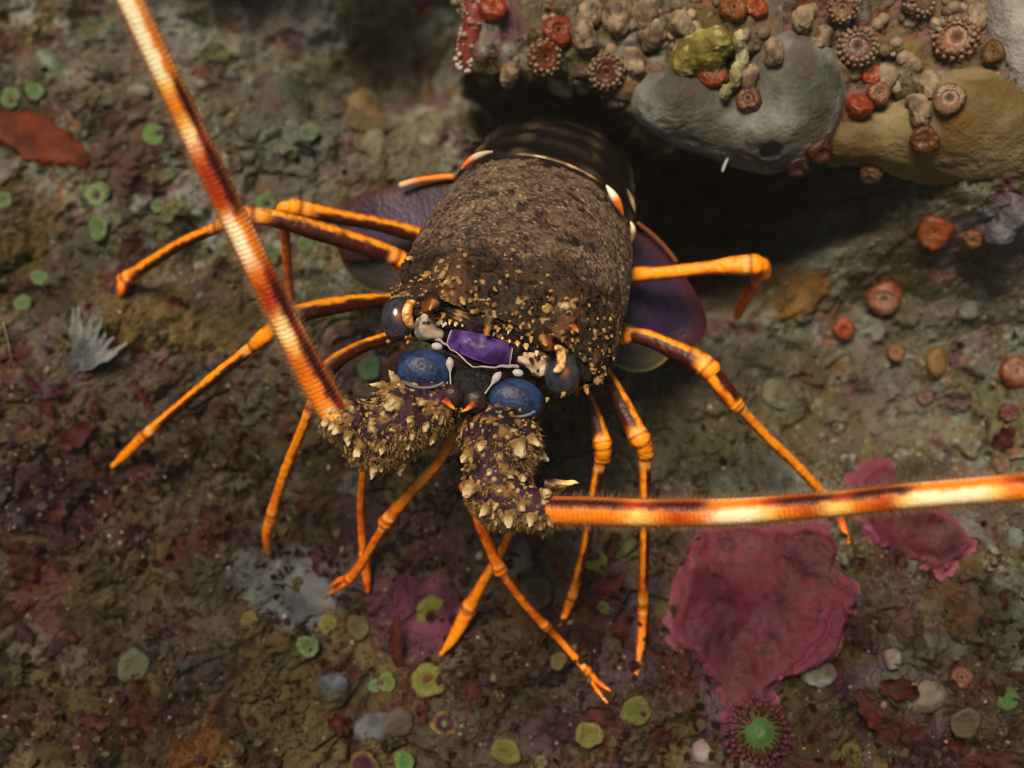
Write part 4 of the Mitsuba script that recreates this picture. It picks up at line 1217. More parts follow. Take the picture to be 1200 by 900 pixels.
def pinkcol(v, sd):
    cc = mixc(c('6a2440'), c('a0486c'), ss(.3, .7, fb(v, .018, 4, 201)))
    cc = mixc(cc, c('7a4a52'), .5 * ss(.52, .68, fb(v, .03, 3, 202)))
    cc = mixc(cc, c('3c1420'), .6 * ss(.62, .75, fb(v, .012, 4, 203)))
    cc = cc * (.7 + .6 * fb(v, .0016, 2, 204))[:, None] * (.75 + .5 * fb(v, .006, 3, 207))[:, None]
    cc = mixc(cc, c('2c1018'), .6 * np.exp(-((fb(v, .016, 3, 208) - .5) / .012) ** 2))
    cc = mixc(cc, c('e8c0cc'), .6 * ss(.93, .97, nz(v, .0018, 205)))
    cc = mixc(cc, c('8a8468'), .5 * ss(.60, .72, fb(v, .009, 4, 206)))
    cc = mixc(cc, c('240c14'), .75 * ss(.80, .88, nz(v, .0021, 209)))
    cc = mixc(cc, c('96707c'), .35 * ss(.52, .66, fb(v, .010, 4, 210)))
    return mixc(cc, c('d8a0b4'), .85 * ss(-.0018, -.0002, sd))


crust('pink_sponge', [(812, 612), (955, 612), (972, 618), (985, 640), (978, 662), (1003, 690), (1006, 708), (992, 735), (972, 764), (935, 778), (914, 795), (902, 800), (906, 825), (890, 842), (850, 856), (838, 845), (836, 805), (812, 772), (786, 748), (786, 715), (797, 668)],
      'large rose-pink sponge sheet with pale rim below the right antenna', 'sponge', .0040, pinkcol, .0018, .0022, Hsofter, seed=211, lumps=.0065)
crust('pink_sponge', [(1010, 545), (1030, 536), (1046, 545), (1056, 565), (1085, 585), (1130, 612), (1142, 638), (1124, 656), (1102, 672), (1062, 652), (1022, 640), (1000, 608), (990, 575)],
      'smaller dull pink sponge sheet behind the right antenna, right of the large one', 'sponge', .0022, pinkcol, .0018, .002, Hsofter, seed=215, lumps=.004)
crust('pink_sponge', [(908, 796), (945, 785), (975, 760), (995, 722), (985, 690), (960, 690), (950, 720), (930, 750), (912, 770)],
      'folded bright pink flap on the right margin of the large pink sponge', 'sponge', .0085, pinkcol, .0018, .002, Hsofter, seed=219, lumps=.004)


def orangecol(v, sd):
    cc = mixc(c('6e2c0c'), c('a2481a'), ss(.3, .7, fb(v, .01, 4, 221)))
    return cc * (.75 + .5 * nz(v, .0014, 222))[:, None]


crust('orange_sponge', [(-20, 120), (20, 130), (60, 136), (85, 160), (106, 182), (104, 196), (70, 195), (35, 190), (10, 170), (-20, 160)], 'flat rust-orange sponge patch at the left edge', 'sponge', .003, orangecol, .0015, .002, seed=225, lumps=.002)


def greycol(v, sd):
    cc = mixc(c('4c4f56'), c('74777c'), ss(.3, .7, fb(v, .014, 4, 231)))
    return cc * (.8 + .4 * nz(v, .0016, 232))[:, None]


crust('grey_sponge_crust', [(300, 670), (330, 652), (375, 660), (400, 690), (392, 720), (350, 735), (318, 722), (290, 700)], 'blue-grey sponge crust beneath the forked left leg tip', 'sponge', .0016, greycol, .002, .006, seed=235, lumps=.004)


def purplecol(v, sd):
    cc = mixc(c('4a2232'), c('78405a'), ss(.3, .7, fb(v, .012, 4, 241)))
    return cc * (.75 + .5 * nz(v, .0014, 242))[:, None]


crust('purple_crust', [(455, 690), (480, 668), (520, 676), (545, 700), (548, 740), (520, 768), (480, 762), (456, 735)], 'purple coralline crust around a bright lime anemone', 'coralline alga', .0012, purplecol, .002, .007, seed=245, lumps=.003)
crust('pale_sponge_crust', [(905, 300), (940, 272), (985, 268), (1002, 290), (980, 310), (950, 315), (925, 350), (896, 362)], 'whitish sponge crust along the right brink of the den', 'sponge', .003,
      lambda v, sd: mixc(c('6a6a5c'), c('a09e90'), ss(.3, .7, fb(v, .01, 4, 251))) * (.8 + .4 * nz(v, .0016, 252))[:, None], .002, .004, seed=255, lumps=.004)
crust('ochre_sponge_crust', [(915, 335), (940, 312), (968, 318), (972, 345), (950, 372), (915, 372)], 'ochre-brown sponge crust beside the whitish one at the den', 'sponge', .0035,
      lambda v, sd: mixc(c('5c3e1a'), c('8a6430'), ss(.3, .7, fb(v, .008, 4, 261))) * (.8 + .4 * nz(v, .0016, 262))[:, None], .002, .003, seed=265, lumps=.003)


def lump_thing(name, label, cat, parts, colf, res=.0010, k=.006, disp=((.0015, .012), (.0006, .003)), group=None, holes=(), register=True, sub=0, bsdf='matte'):
    """Blob standing on the rock; parts: (px, py, rx, ry, rz, lift) in view pixels about the picked rock point."""
    el = []
    for x, yy, rx, ry, rz, lift in parts:
        q, n = pick(x, yy)
        if el:
            q[2] = np.clip(q[2], w0 - .004, w0 + .004)
        else:
            w0 = q[2]
        q = at(x, yy, q[2] + lift)
        s = (D - q[2]) * KX
        el.append((q, np.array([rx, ry, rz]) * s))
    cs, rs = np.array([q for q, _ in el]), np.array([r for _, r in el])
    m = .005
    lo, hi = (cs - rs).min(0) - m, (cs + rs).max(0) + m
    G = np.stack(np.meshgrid(*[np.arange(lo[j], hi[j], res) for j in range(3)], indexing='ij'), -1)
    F = None
    for q, r in zip(cs, rs):
        e = (G - q) / r
        l = np.linalg.norm(e, axis=-1)
        d = l * (l - 1) / np.maximum(np.linalg.norm(e / r, axis=-1), 1e-6)
        F = d if F is None else smin(F, d, k)
    for x, yy, r, dw in holes:
        q, n = pick(x, yy)
        best = max(cs[:, 2] + rs[:, 2])
        # the surface of the blob under this place
        zz = np.linspace(best, best - .12, 300)
        pts = np.array([at(x, yy, z_) for z_ in zz])
        ij = np.clip(((pts - lo) / res).round().astype(int), 0, np.array(F.shape) - 1)
        hit = np.where(F[tuple(ij.T)] < 0)[0]
        q = pts[hit[0]] if len(hit) else q
        s = R_(r, q[2])
        F = -smin(-F, (np.linalg.norm((G - q) / [1, .62, 1.8], axis=-1) - s), .0015)
    v, f = nets(F, lo, res)
    for _ in range(sub):
        v, f = subdiv(v, f)
    n = normals(v, f)
    for j, (am, sc) in enumerate(disp):
        v = v + n * ((fb(v, sc, 3, 270 + j) - .5) * 2 * am)[:, None]
    n = normals(v, f)
    kk = add(name, v, f, colf(v, n), bsdf, label=label, cat=cat, group=group)
    if register:
        more_rock(v, n)
    return kk


def toned(a_, b_, sc=.012, seed=280, spec=None, dirt=None):
    def fn(v, n):
        cc = mixc(c(a_), c(b_), ss(.3, .7, fb(v, sc, 4, seed))) * (.8 + .4 * nz(v, .0015, seed + 1))[:, None]
        if spec:
            cc = mixc(cc, c(spec), .8 * ss(.62, .72, nz(v, .003, seed + 2)))
        if dirt:
            cc = mixc(cc, c(dirt), .7 * ss(.52, .68, fb(v, .012, 4, seed + 3)))
        return cc
    return fn


lump_thing('grey_sponge', 'smooth grey sponge hanging from the overhang, with one round pore underneath', 'sponge',
           [(925, 110, 62, 75, 70, -.004), (860, 140, 80, 48, 60, -.008), (905, 160, 56, 40, 60, -.002), (790, 120, 50, 40, 50, -.010)], toned('4e5052', '8c8e90', .018, 281, dirt='544a3c'), .0011, .010, holes=[(903, 177, 13, 0)])
lump_thing('beige_sponge', 'broad beige sponge under the overhang by the right edge', 'sponge',
           [(1140, 140, 75, 62, 60, -.004), (1060, 160, 60, 40, 50, -.008), (990, 165, 40, 26, 36, -.010), (1190, 160, 60, 50, 50, -.006), (1120, 190, 70, 26, 40, -.012)], toned('6a5a34', '9a8a66', .02, 285, dirt='6e4a1c'), .0012, .010)
lump_thing('pale_sponge', 'pale grey sponge lobe in the top right corner', 'sponge', [(1190, 30, 36, 70, 44, .004), (1215, 90, 30, 40, 40, .0)], toned('8a8884', 'b6b4ae', .012, 289), .0012, .008)
lump_thing('yellow_sponge', 'knobbly yellow-green sponge on the overhang beside an orange anemone', 'sponge', [(820, 62, 30, 24, 26, .0), (800, 78, 16, 14, 18, .002), (842, 50, 20, 16, 22, .003)], toned('6a5c24', 'a8a050', .008, 293, spec='c8c890'), .0007, .004, ((.0020, .006), (.0010, .002)))
lump_thing('yellow_sponge', 'pale yellow crinkled sponge ridge right of the knobbly one', 'sponge', [(866, 46, 8, 12, 14, .004), (870, 66, 7, 16, 14, .004), (862, 90, 7, 14, 12, .005), (850, 108, 6, 10, 10, .005)], toned('8a8650', 'd0cca0', .006, 297), .0006, .003, ((.0014, .004), (.0006, .0015)))
for x, yy, r, lab in ((690, 14, 17, 'beige sea squirt at the top edge, right of the red-orange anemone above the lobster'), (722, 18, 20, 'largest beige sea squirt of the row along the top edge of the overhang'), (760, 14, 17, 'beige sea squirt at the top edge, third of the row on the overhang'),
                      (797, 26, 14, 'beige sea squirt just above the knobbly yellow-green sponge'), (683, 42, 15, 'beige sea squirt touching the right side of the red-orange anemone above the lobster'), (740, 74, 14, 'beige sea squirt right of the dark red beaded anemone at the overhang lip'),
                      (770, 42, 14, 'beige sea squirt left of the knobbly yellow-green sponge'), (905, 60, 13, 'beige sea squirt on the top of the grey sponge'), (878, 88, 14, 'beige sea squirt right of the pale yellow sponge ridge'),
                      (1090, 100, 17, 'beige sea squirt left of the pale pink spiral anemone'), (1076, 128, 15, 'beige sea squirt on the upper rim of the beige sponge'), (1040, 90, 12, 'beige sea squirt right of the stacked trio of orange anemones'),
                      (940, 20, 15, 'beige sea squirt at the top edge above the grey sponge'), (965, 44, 14, 'beige sea squirt left of the mauve ringed anemone'), (1145, 20, 15, 'beige sea squirt above the brown-orange anemone near the top right corner'),
                      (600, 86, 14, 'beige sea squirt at the overhang lip, under the deep orange anemone'), (655, 98, 12, 'beige sea squirt at the overhang lip between two beaded anemones')):
    lump_thing('beige_sea_squirt', lab, 'sea squirt', [(x, yy, r * .8, r * rng.uniform(.7, 1.2), r, .002), (x + rng.uniform(-9, 9), yy + 9, r * .6, r * .7, r * .8, .003), (x + rng.uniform(-9, 9), yy - 7, r * .5, r * .5, r * .6, .001)], toned('6a5c4c', 'c4b090', .005, 301 + int(x) % 7, dirt='6a4a44'), .0008, .004,
               ((.0022, .006), (.0008, .0020)), group='beige sea squirts on the overhang', register=False)
for x, yy, parts, lab, a_, b_ in (
        (65, 80, [(55, 70, 12, 12, 10, .0), (66, 88, 14, 16, 12, .0), (84, 92, 10, 9, 9, 0)], 'pale green lumpy sponge near the top left corner', '5a6a58', '8c9c84'),
        (110, 28, [(110, 28, 14, 9, 10, 0)], 'small pale green sponge at the top left between the corner and left antenna', '565e4c', '808a72'),
        (88, 52, [(88, 52, 8, 7, 7, 0)], 'tiny whitish green sponge knob near the top left', '6e7464', '9a9c88'),
        (162, 108, [(162, 108, 14, 9, 9, 0)], 'pale grey sponge knob just left of the banded antenna', '6e6e64', '94948a'),
        (345, 140, [(330, 130, 34, 44, 26, -.004), (350, 178, 28, 38, 24, -.004)], 'smooth dark grey sponge right of the top of the left antenna', '45463f', '6a6a60'),
        (430, 140, [(425, 128, 20, 20, 22, -.002), (440, 145, 15, 13, 16, .0)], 'tan knobbly sea squirt on the dim wall above the left legs', '6a5636', '94805a'),
        (450, 185, [(440, 185, 18, 32, 20, -.004), (505, 170, 22, 40, 24, -.008)], 'pale olive sponge against the wall left of the abdomen', '686650', '94907a'),
        (1097, 425, [(1097, 425, 12, 20, 14, .002)], 'tan barrel-shaped sea squirt on the right-hand rock', '765a30', '9c7c4c'),
        (1180, 250, [(1190, 240, 26, 30, 20, -.002), (1172, 272, 18, 18, 14, -.001)], 'lavender-grey sponge at the right edge', '56505a', '7e7a80'),
        (925, 460, [(920, 462, 26, 17, 10, -.002)], 'pale grey-green sponge cushion above the right antenna', '6e705e', '98997f'),
        (1135, 358, [(1132, 362, 14, 14, 10, .0)], 'round pale sponge knob right of the orange anemones', '72746a', '94968a'),
        (1085, 815, [(1083, 815, 27, 20, 14, .0)], 'smooth pale brown sea squirt at the lower right', '645c52', '8a8076'),
        (1046, 773, [(1046, 773, 12, 14, 10, .001)], 'small whitish sea squirt below the pink sponges', '807468', 'b0a498'),
        (822, 880, [(822, 880, 14, 13, 11, .001)], 'pinkish white sea squirt left of the large green anemone', '86747a', 'b8a8a6'),
        (962, 790, [(960, 790, 20, 14, 11, .001)], 'silvery grey sea squirt under the pink flap', '78787a', 'a4a4a2'),
        (1190, 640, [(1188, 632, 11, 16, 10, .001)], 'bluish white sponge knob at the right edge below the antenna', '70787a', '9aa0a0'),
        (455, 860, [(440, 855, 26, 18, 12, .0), (470, 845, 16, 14, 10, 0)], 'blue-grey lumpy sea squirt at the lower centre', '4a4c54', '70727a'),
        (392, 800, [(390, 803, 20, 16, 10, 0)], 'dusky blue-grey sea squirt among red seaweed', '44465a', '6a6a78'),
        (458, 758, [(460, 757, 14, 14, 10, 0)], 'dark slate sea squirt below the purple crust', '35303a', '50485a')):
    lump_thing('sponge', lab, 'sea squirt' if 'squirt' in lab else 'sponge', parts, toned(a_, b_, .006, 311 + int(x) % 9, dirt='5c4c38'), .0009, .005, ((.0026, .010), (.0012, .003)), register=False)

G1, G2 = '5c8a50', '88ae70'
for args in (
        (14, 117, 13, 'green disc anemone with dark red mouth above the orange sponge at left', dict(mouth=(.15, .35, .34, '50202c'))),
        (42, 108, 11, 'plain green disc anemone just above the right half of the orange sponge', {}),
        (183, 163, 16, 'bright green disc anemone with purple spot beside the left antenna', dict(col='64984c', rim='7ab05c', mouth=(.6, -.15, .38, '4a2a4c'))),
        (117, 230, 17, 'green ringed anemone with purple centre below the orange sponge', dict(mouth=(.15, .1, .3, '4c2448'), ring=('9aba88', .55, .1))),
        (118, 268, 15, 'frilled green anemone directly below the purple-centred one', dict(lift=.3)),
        (187, 242, 9, 'small green anemone right of the purple-centred one', {}),
        (6, 236, 11, 'green anemone cut by the left edge below the orange sponge', {}),
        (320, 297, 12, 'green anemone between left antenna and the hanging rear shin', {}),
        (357, 287, 10, 'round green anemone just right of the hanging rear shin', {}),
        (312, 240, 13, 'green anemone with violet mouth above the knee of the second left leg', dict(mouth=(0, .2, .4, '3c2438'))),
        (362, 158, 13, 'pale sea-green anemone on the wall left of the abdomen', dict(col='5c7a60', rim='7c9a80')),
        (390, 156, 8, 'little grey-green anemone on the wall beside the sea-green one', dict(col='566a5a', rim='788a78')),
        (47, 326, 10, 'small green tufted anemone at left above the grey fan', dict(lift=.3)),
        (28, 357, 11, 'small green anemone left of the grey fan near the edge', dict(lift=.3)),
        (434, 432, 15, 'dark green anemone showing between the left legs and the blue joint', dict(col='3c6a44', rim='4c7a50')),
        (122, 206, 7, 'faint little green anemone right of the orange sponge tip', dict(col='4c6444', rim='5c7450')),
        (505, 717, 20, 'bright lime anemone in the middle of the purple crust', dict(col='728a2c', rim='8ca044', mouth=(.1, -.1, .14, '4a5420'))),
        (504, 797, 21, 'lime disc anemone with small brown ringed mouth below the purple crust', dict(col='7a8c34', rim='90a04c', mouth=(-.1, -.1, .27, '6a3838'), ring=('5a6a28', .3, .06))),
        (519, 851, 16, 'purple-hearted anemone with lime rim at the lower centre', dict(col='5a3050', rim='98a450', mouth=(0, 0, .28, '5a8a50'), ring=('4c2444', .55, .18))),
        (385, 732, 12, 'yellow-green anemone right of the blue-grey crust', dict(col='74803a', rim='8a944c')),
        (360, 756, 14, 'green anemone with two dark spots among red seaweed', dict(mouth=(.2, .3, .22, '4a2a20'))),
        (420, 736, 15, 'dull olive anemone left of the purple crust', dict(col='585c34', rim='6a6a40')),
        (455, 799, 12, 'small half-hidden lime anemone with pinkish side at the lower centre', dict(col='6a8a40', rim='86a050', mouth=(-.6, .1, .4, '5c3448'))),
        (440, 804, 8, 'tiny mint anemone touching the half-hidden lime one', dict(col='5c8a5c', rim='7aa878')),
        (430, 893, 19, 'purple anemone with yellow rim at the bottom edge', dict(col='4c2440', rim='8c8a4c', ring=('582c4c', .4, .3))),
        (474, 893, 14, 'vivid green anemone at the bottom edge left of centre', dict(col='4c9040', rim='8a9c4c')),
        (594, 881, 18, 'olive-lime anemone at the bottom edge just below the front leg tips', dict(col='646e24', rim='7c8434')),
        (634, 893, 9, 'small pale green anemone on the bottom edge right of the olive-lime one', dict(col='6a7a50', rim='8a9a6c')),
        (690, 859, 17, 'lopsided lime anemone below the tip of the forked front leg', dict(col='78823c', rim='969c54')),
        (746, 831, 18, 'lime anemone with dark notch right of the forked front leg tip', dict(col='667434', rim='808c48', mouth=(.5, .1, .25, '2c2a18'))),
        (699, 658, 15, 'green anemone below the right antenna between two shins', dict(col='64782c', rim='7c9044', mouth=(.1, -.2, .14, '3c4a1c'))),
        (709, 711, 9, 'small bright green anemone left of the long vertical shin', dict(col='5c7834', rim='769448')),
        (631, 696, 21, 'dim olive anemone in the shade right of the front legs', dict(col='34361a', rim='424424')),
        (655, 775, 11, 'olive anemone partly hidden by the forked front leg', dict(col='5a6024', rim='6c7030')),
        (157, 780, 19, 'solitary pale green anemone on the dark turf at the lower left', dict(col='53644a', rim='667a5c')),
        (292, 727, 11, 'yellowish anemone below the blue-grey crust', dict(col='6a6a34', rim='84844c')),
        (1034, 825, 15, 'ringed anemone with purple centre and lime rim at the lower right', dict(col='4a2c3c', rim='98a450', mouth=(0, 0, .3, '887c70'), ring=('3c2030', .6, .16))),
        (1182, 820, 14, 'bright green anemone close to the right edge at the bottom', dict(col='4c8a44', rim='6a7a44')),
        (995, 886, 15, 'olive anemone at the bottom right of the large green one', dict(col='525a24', rim='6a7034')),
        (1130, 844, 19, 'pale olive anemone left of the bright one near the right edge', dict(col='585c40', rim='6e7052')),
        (753, 838, 5, 'tiny lime anemone touching the notched one', dict(col='6a7a34', rim='8a9444'))):
    x, yy, r, lab, kw = args
    kw = {**dict(col=G1, rim=G2), **kw}
    disc_anemone(x, yy, r, lab, seed=int(x), **kw)

# the large green anemone with knobbed purple tentacles
q, n = pick(885, 858)
n = unit(n * .25 + np.array([.1, .12, 1]))
s = R_(33, q[2] + .006)
k = thing('jewel_anemone', 'large green anemone fringed with knobbed purple tentacles at the foot of the pink sponge', 'anemone')
v, f, t, ph = lathe(smooth_prof([(.02, .52), (.15, .60), (.4, .52), (.7, .48), (.88, .40), (.95, .25), (.7, .05), (.6, -.5)], 50), 70, lambda p, tt: .03 * np.sin(3 * p) + .02 * np.sin(24 * p) * tt)
r_ = np.hypot(v[:, 0], v[:, 1])
cc = mixc(c('4ca050'), c('5a8a44'), ss(.2, .5, r_ + (fb(v, .3, 2, 3) - .5) * .4))
cc = mixc(cc, c('6a5a30'), ss(.5, .85, r_))
add('disc', stand(v, q, n, s), f, mixc(cc, c('90c088'), np.exp(-(r_ / .16) ** 2)), 'matte', k)
for kk, (cnt, rad_, z_, ln, tip) in enumerate(((22, .55, .45, .22, .075), (28, .74, .38, .30, .085), (34, .92, .25, .34, .085))):
    for j in range(cnt):
        a0 = (j + .3 * kk) * 2 * math.pi / cnt + rng.normal(0, .05)
        dv = np.array([math.cos(a0), math.sin(a0), .0])
        b = dv * rad_ + [0, 0, z_]
        e_ = b + dv * ln * rng.uniform(.7, 1.1) + [0, 0, rng.uniform(.05, .28) - .1 * kk]
        p = np.linspace(b, e_, 6) + np.array([0, 0, .08]) * np.sin(np.linspace(0, math.pi, 6))[:, None]
        v, f, d, ring = tube(p, np.r_[.045, .04, .036, .034, tip * .9, tip], 8)
        add('tentacle', stand(v, q, n, s), f, mixc(c('4a2c30') if kk else c('4a4a24'), c('8c4c68') if kk else c('6a2c34'), ss(2.5, 4.2, ring)), 'matte', k)

for args in (
        (1095, 269, 20, 'large round orange anemone on the right-hand rock', dict(col='b4430c', topc='c06030', open_=.3)),
        (1142, 277, 12, 'small pinkish orange anemone right of the large round one', dict(col='a85a38', topc='d08c70')),
        (1035, 347, 20, 'orange anemone with pale ringed mouth on the right-hand rock', dict(col='b03c14', topc='cc9084', open_=.5)),
        (988, 385, 13, 'small plain orange anemone above the right antenna', dict(col='c0481a', topc='c0481a', open_=.25)),
        (1050, 413, 11, 'dull red-orange anemone between the plain one and the tan sea squirt', dict(col='8c4028', topc='c07860')),
        (1186, 437, 19, 'orange-red anemone with pink mouth at the right edge', dict(col='a83c1c', topc='d09080', open_=.45)),
        (1083, 468, 10, 'dusky pink little anemone below the tan sea squirt', dict(col='6c4038', topc='8a5c50')),
        (1181, 486, 12, 'crimson anemone near the right edge above the antenna', dict(col='702028', topc='84343a')),
        (1022, 200, 13, 'pink-mouthed anemone under the beige sponge', dict(col='7c4034', topc='b88478', open_=.5)),
        (1170, 548, 13, 'faded pink anemone on the right edge just above the antenna', dict(col='8a5a4c', topc='a87a6c')),
        (1125, 795, 14, 'salmon-red anemone at the lower right below the smaller pink sponge', dict(col='8a4038', topc='a05a50'))):
    x, yy, r, lab, kw = args
    orange_anemone(x, yy, r, lab, seed=int(x), **kw)
OVG = 'anemones on the overhang'
for args in (
        (578, 14, 17, 'deep orange anemone at the left end of the overhang', dict(col='c03c08', topc='c84c18', open_=.25)),
        (652, 38, 18, 'red-orange anemone above the lobster on the overhang', dict(col='b43a14', topc='a84a30')),
        (634, 68, 20, 'brownish orange anemone hanging over the abdomen with beaded fringe', dict(col='96441c', topc='8a3820', beads=12, tilt=.8)),
        (712, 84, 20, 'dark red anemone with white-beaded fringe at the overhang lip', dict(col='6a3024', topc='7c3c30', beads=16, tilt=.8)),
        (857, 14, 17, 'round orange anemone at the top edge, left of a pair', dict(col='a84c1c', topc='b06038')),
        (884, 12, 14, 'bright orange anemone at the top edge, right of a pair', dict(col='c04810', topc='c85020', open_=.25)),
        (832, 94, 18, 'orange anemone with pink tip below the yellow-green sponge', dict(col='b8481c', topc='c08068', tilt=.8)),
        (878, 118, 15, 'dull red anemone tucked beneath the yellow ridge', dict(col='7a3826', topc='8a5040', tilt=.9)),
        (988, 8, 17, 'pink-orange frilled anemone at the top edge', dict(col='a85840', topc='c08878', beads=12)),
        (1003, 58, 22, 'mauve ringed anemone with beaded frill and an orange flank', dict(col='9a4a34', topc='a07078', beads=18, open_=.55)),
        (1070, 2, 20, 'dark pink anemone cut by the top edge', dict(col='7c4438', topc='a0685c', beads=14)),
        (1122, 50, 25, 'broad orange anemone with folded pink mouth near the top right', dict(col='a8502c', topc='c07c68', beads=16, open_=.6)),
        (1020, 88, 13, 'bright orange anemone, upper of a stacked trio', dict(col='cc4c10', topc='d05c20', open_=.25)),
        (1028, 110, 14, 'salmon anemone, middle of a stacked trio', dict(col='b0503c', topc='c08070')),
        (1006, 128, 16, 'vivid orange anemone, lowest of a stacked trio', dict(col='b83e0c', topc='b84414', open_=.2)),
        (1112, 118, 19, 'pale pink spiral anemone on the beige sponge', dict(col='a07458', topc='bc8478', open_=.55)),
        (1084, 164, 17, 'rusty brown anemone at the lower edge of the beige sponge', dict(col='7c3c10', topc='80401c', open_=.25)),
        (958, 174, 16, 'dark red anemone in the gap between grey and beige sponge', dict(col='5c2418', topc='74382c')),
        (934, 192, 14, 'blackish red anemone beneath the grey sponge', dict(col='401c14', topc='502820')),
        (1168, 62, 14, 'brown-orange anemone beside the pale corner sponge', dict(col='84502c', topc='a07050'))):
    x, yy, r, lab, kw = args
    orange_anemone(x, yy, r, lab, group=OVG, seed=int(x) + 3, **kw)
# the beaded pink column at the left end of the overhang
k = thing('beaded_anemone', 'pink anemone column covered with white-tipped beads at the left end of the overhang', 'anemone', None)
q0, n0 = pick(556, 15)
p = spline([at(563, -30, q0[2] + .002), at(556, 15, q0[2] + .003), at(551, 50, q0[2] + .001), at(546, 74, q0[2] - .003)], 40)
v, f, d, ring = tube(p, np.linspace(R_(15, q0[2]), R_(10, q0[2]), 40), 24)
v = v + d * ((fb(v, .004, 2, 330) - .5) * .002)[:, None]
add('column', v, f, mixc(c('7a3428'), c('a85040'), fb(v, .006, 3, 331)), 'shell', k)
j = rng.choice(len(v), 190)
sv, sf, sn = scatter(ICO1, v[j] + d[j] * .0008, d[j], rng.uniform(.0006, .0013, 190))
tips = (rng.random(190) * .5 + .8 * ss(40, 85, proj(v[j])[:, 1]))[sn]
add('bead_tips', sv, sf, mixc(c('a05a50'), c('e0d8d0'), np.clip(tips, 0, 1)), 'shell', k, kind='stuff')


# ------------------------------------------------------------------ seaweeds
def frond(name, label, cat, px, py, ang, ln, wd, col, group=None, forks=1, curl=.3, stand_=.5, seed=0, holes=0, spread=.5):
    q, n = pick(px, py)
    dirv = np.array([math.cos(math.radians(ang)), math.sin(math.radians(ang)), 0])
    sp = (D - q[2]) * KX
    V_, F_, C_ = [], [], []
    at_ = 0
    for b in range(forks):
        a2 = math.radians(ang) + (b - (forks - 1) / 2) * spread + rng.normal(0, .06)
        dv = np.array([math.cos(a2), math.sin(a2), 0])
        L = ln * sp * rng.uniform(.85, 1.1)
        n_, m_ = 22, 9
        s = np.linspace(0, 1, n_)
        side = np.array([-dv[1], dv[0], 0])
        mid = q + dv * (s * L)[:, None] + np.array([0, 0, 1]) * (.0012 + stand_ * L * (s - curl * s * s))[:, None] + side * (np.sin(s * 2.5 + seed) * L * .08)[:, None]
        wdt = wd * sp * np.clip(np.sin(np.clip(s * .94 + .06, 0, 1) * math.pi), .12, 1) ** .6 * (1 + .2 * np.sin(s * 17 + seed + b))
        k_ = np.linspace(-1, 1, m_)
        v = mid[:, None] + side * (k_[None] * wdt[:, None])[..., None] * .5
        v = v + np.array([0, 0, 1]) * ((k_[None] ** 2) * wdt[:, None] * .16 + (np.sin(s * 11 + b)[:, None] * k_[None]) * wdt[:, None] * .12)[..., None]
        v = v.reshape(-1, 3)
        v = v + (np.stack([fb(v, .003, 2, 340 + j) for j in range(3)], 1) - .5) * .0016
        v2 = v - [0, 0, .0002]
        f = grid_faces(n_, m_)
        N_ = len(v)
        V_ += [v, v2]; F_ += [f + at_, f[:, ::-1] + at_ + N_]
        at_ += 2 * N_
        cc = mixc(c(col[0]), c(col[1]), ss(.3, .7, fb(v, .005, 3, 345)))
        C_ += [cc, cc]
    return add(name, np.vstack(V_), np.vstack(F_), np.vstack(C_), 'matte', label=label, cat=cat, group=group)


RED = ('30080a', '64181a')
def reds(group, items, col=RED):
    for x, yy, ang, ln, wd, lab in items:
        frond('red_seaweed', lab, 'seaweed', x, yy, ang, ln, wd, col, group=group, curl=rng.uniform(.3, .9), stand_=rng.uniform(.15, .45), seed=x)


reds('red seaweed at the left', [
    (28, 438, -40, 34, 12, 'slender dark red seaweed blade left of and below the pale grey fan'), (45, 468, -60, 36, 14, 'dark red seaweed blade in the middle of a chain of three at the left'),
    (60, 500, -50, 34, 16, 'dark red seaweed blade at the lower end of a chain of three at the left'), (62, 462, 30, 22, 12, 'small round red seaweed blade right of the chain of three at the left'),
    (75, 520, 25, 40, 26, 'broadest dark red seaweed blade, left of the leg tip farthest left'), (108, 470, -70, 22, 12, 'short red seaweed blade below the faint grey fan'),
    (20, 500, -80, 30, 16, 'red-brown seaweed blade near the left edge beside the chain of three'), (215, 350, 200, 22, 14, 'red seaweed scrap on the ochre mound left of the left antenna'), (175, 480, 110, 36, 8, 'thin upright red seaweed strand above the long lower left shin')])
reds('red seaweed at the lower centre', [
    (372, 772, -60, 30, 18, 'dark red seaweed blade directly below the green anemone with two dark spots'), (352, 800, 200, 26, 20, 'dark red seaweed blade left of the dusky blue-grey sea squirt'),
    (345, 835, -50, 34, 22, 'lowest left dark red blade of the lower central seaweed clump'), (385, 850, 10, 30, 24, 'wide dark red blade under the dusky blue-grey sea squirt'),
    (405, 840, -80, 34, 22, 'upright dark red blade left of the blue-grey lumpy sea squirt'), (472, 780, 100, 60, 16, 'long dark red strap crossing the left side of the purple crust'),
    (492, 815, -75, 40, 14, 'narrow dark red blade between the lime disc anemone and the purple-hearted one'), (480, 872, 70, 34, 20, 'dark red blade just above the vivid green anemone at the bottom edge'),
    (540, 800, -20, 34, 26, 'broad blackish red blade right of the lime disc anemone with ringed mouth'), (495, 700, -100, 50, 14, 'dark red strap on the purple crust beside the bright lime anemone')])
reds('red seaweed below the right antenna', [
    (705, 700, 60, 34, 26, 'dark red blade above the small bright green anemone by the long shin'), (725, 720, -60, 44, 34, 'widest dark red blade, left of the tip of the long vertical shin'),
    (718, 622, -95, 40, 18, 'dark red blade just under the right antenna, left of the long vertical shin'), (690, 830, -30, 40, 20, 'dark red blade left of the notched lime anemone, by the forked leg tip'),
    (765, 860, 10, 46, 14, 'narrow dark red blade pointing right below the notched lime anemone'), (650, 640, -70, 34, 18, 'dark red blade in the shadow right of the crossing front legs')])
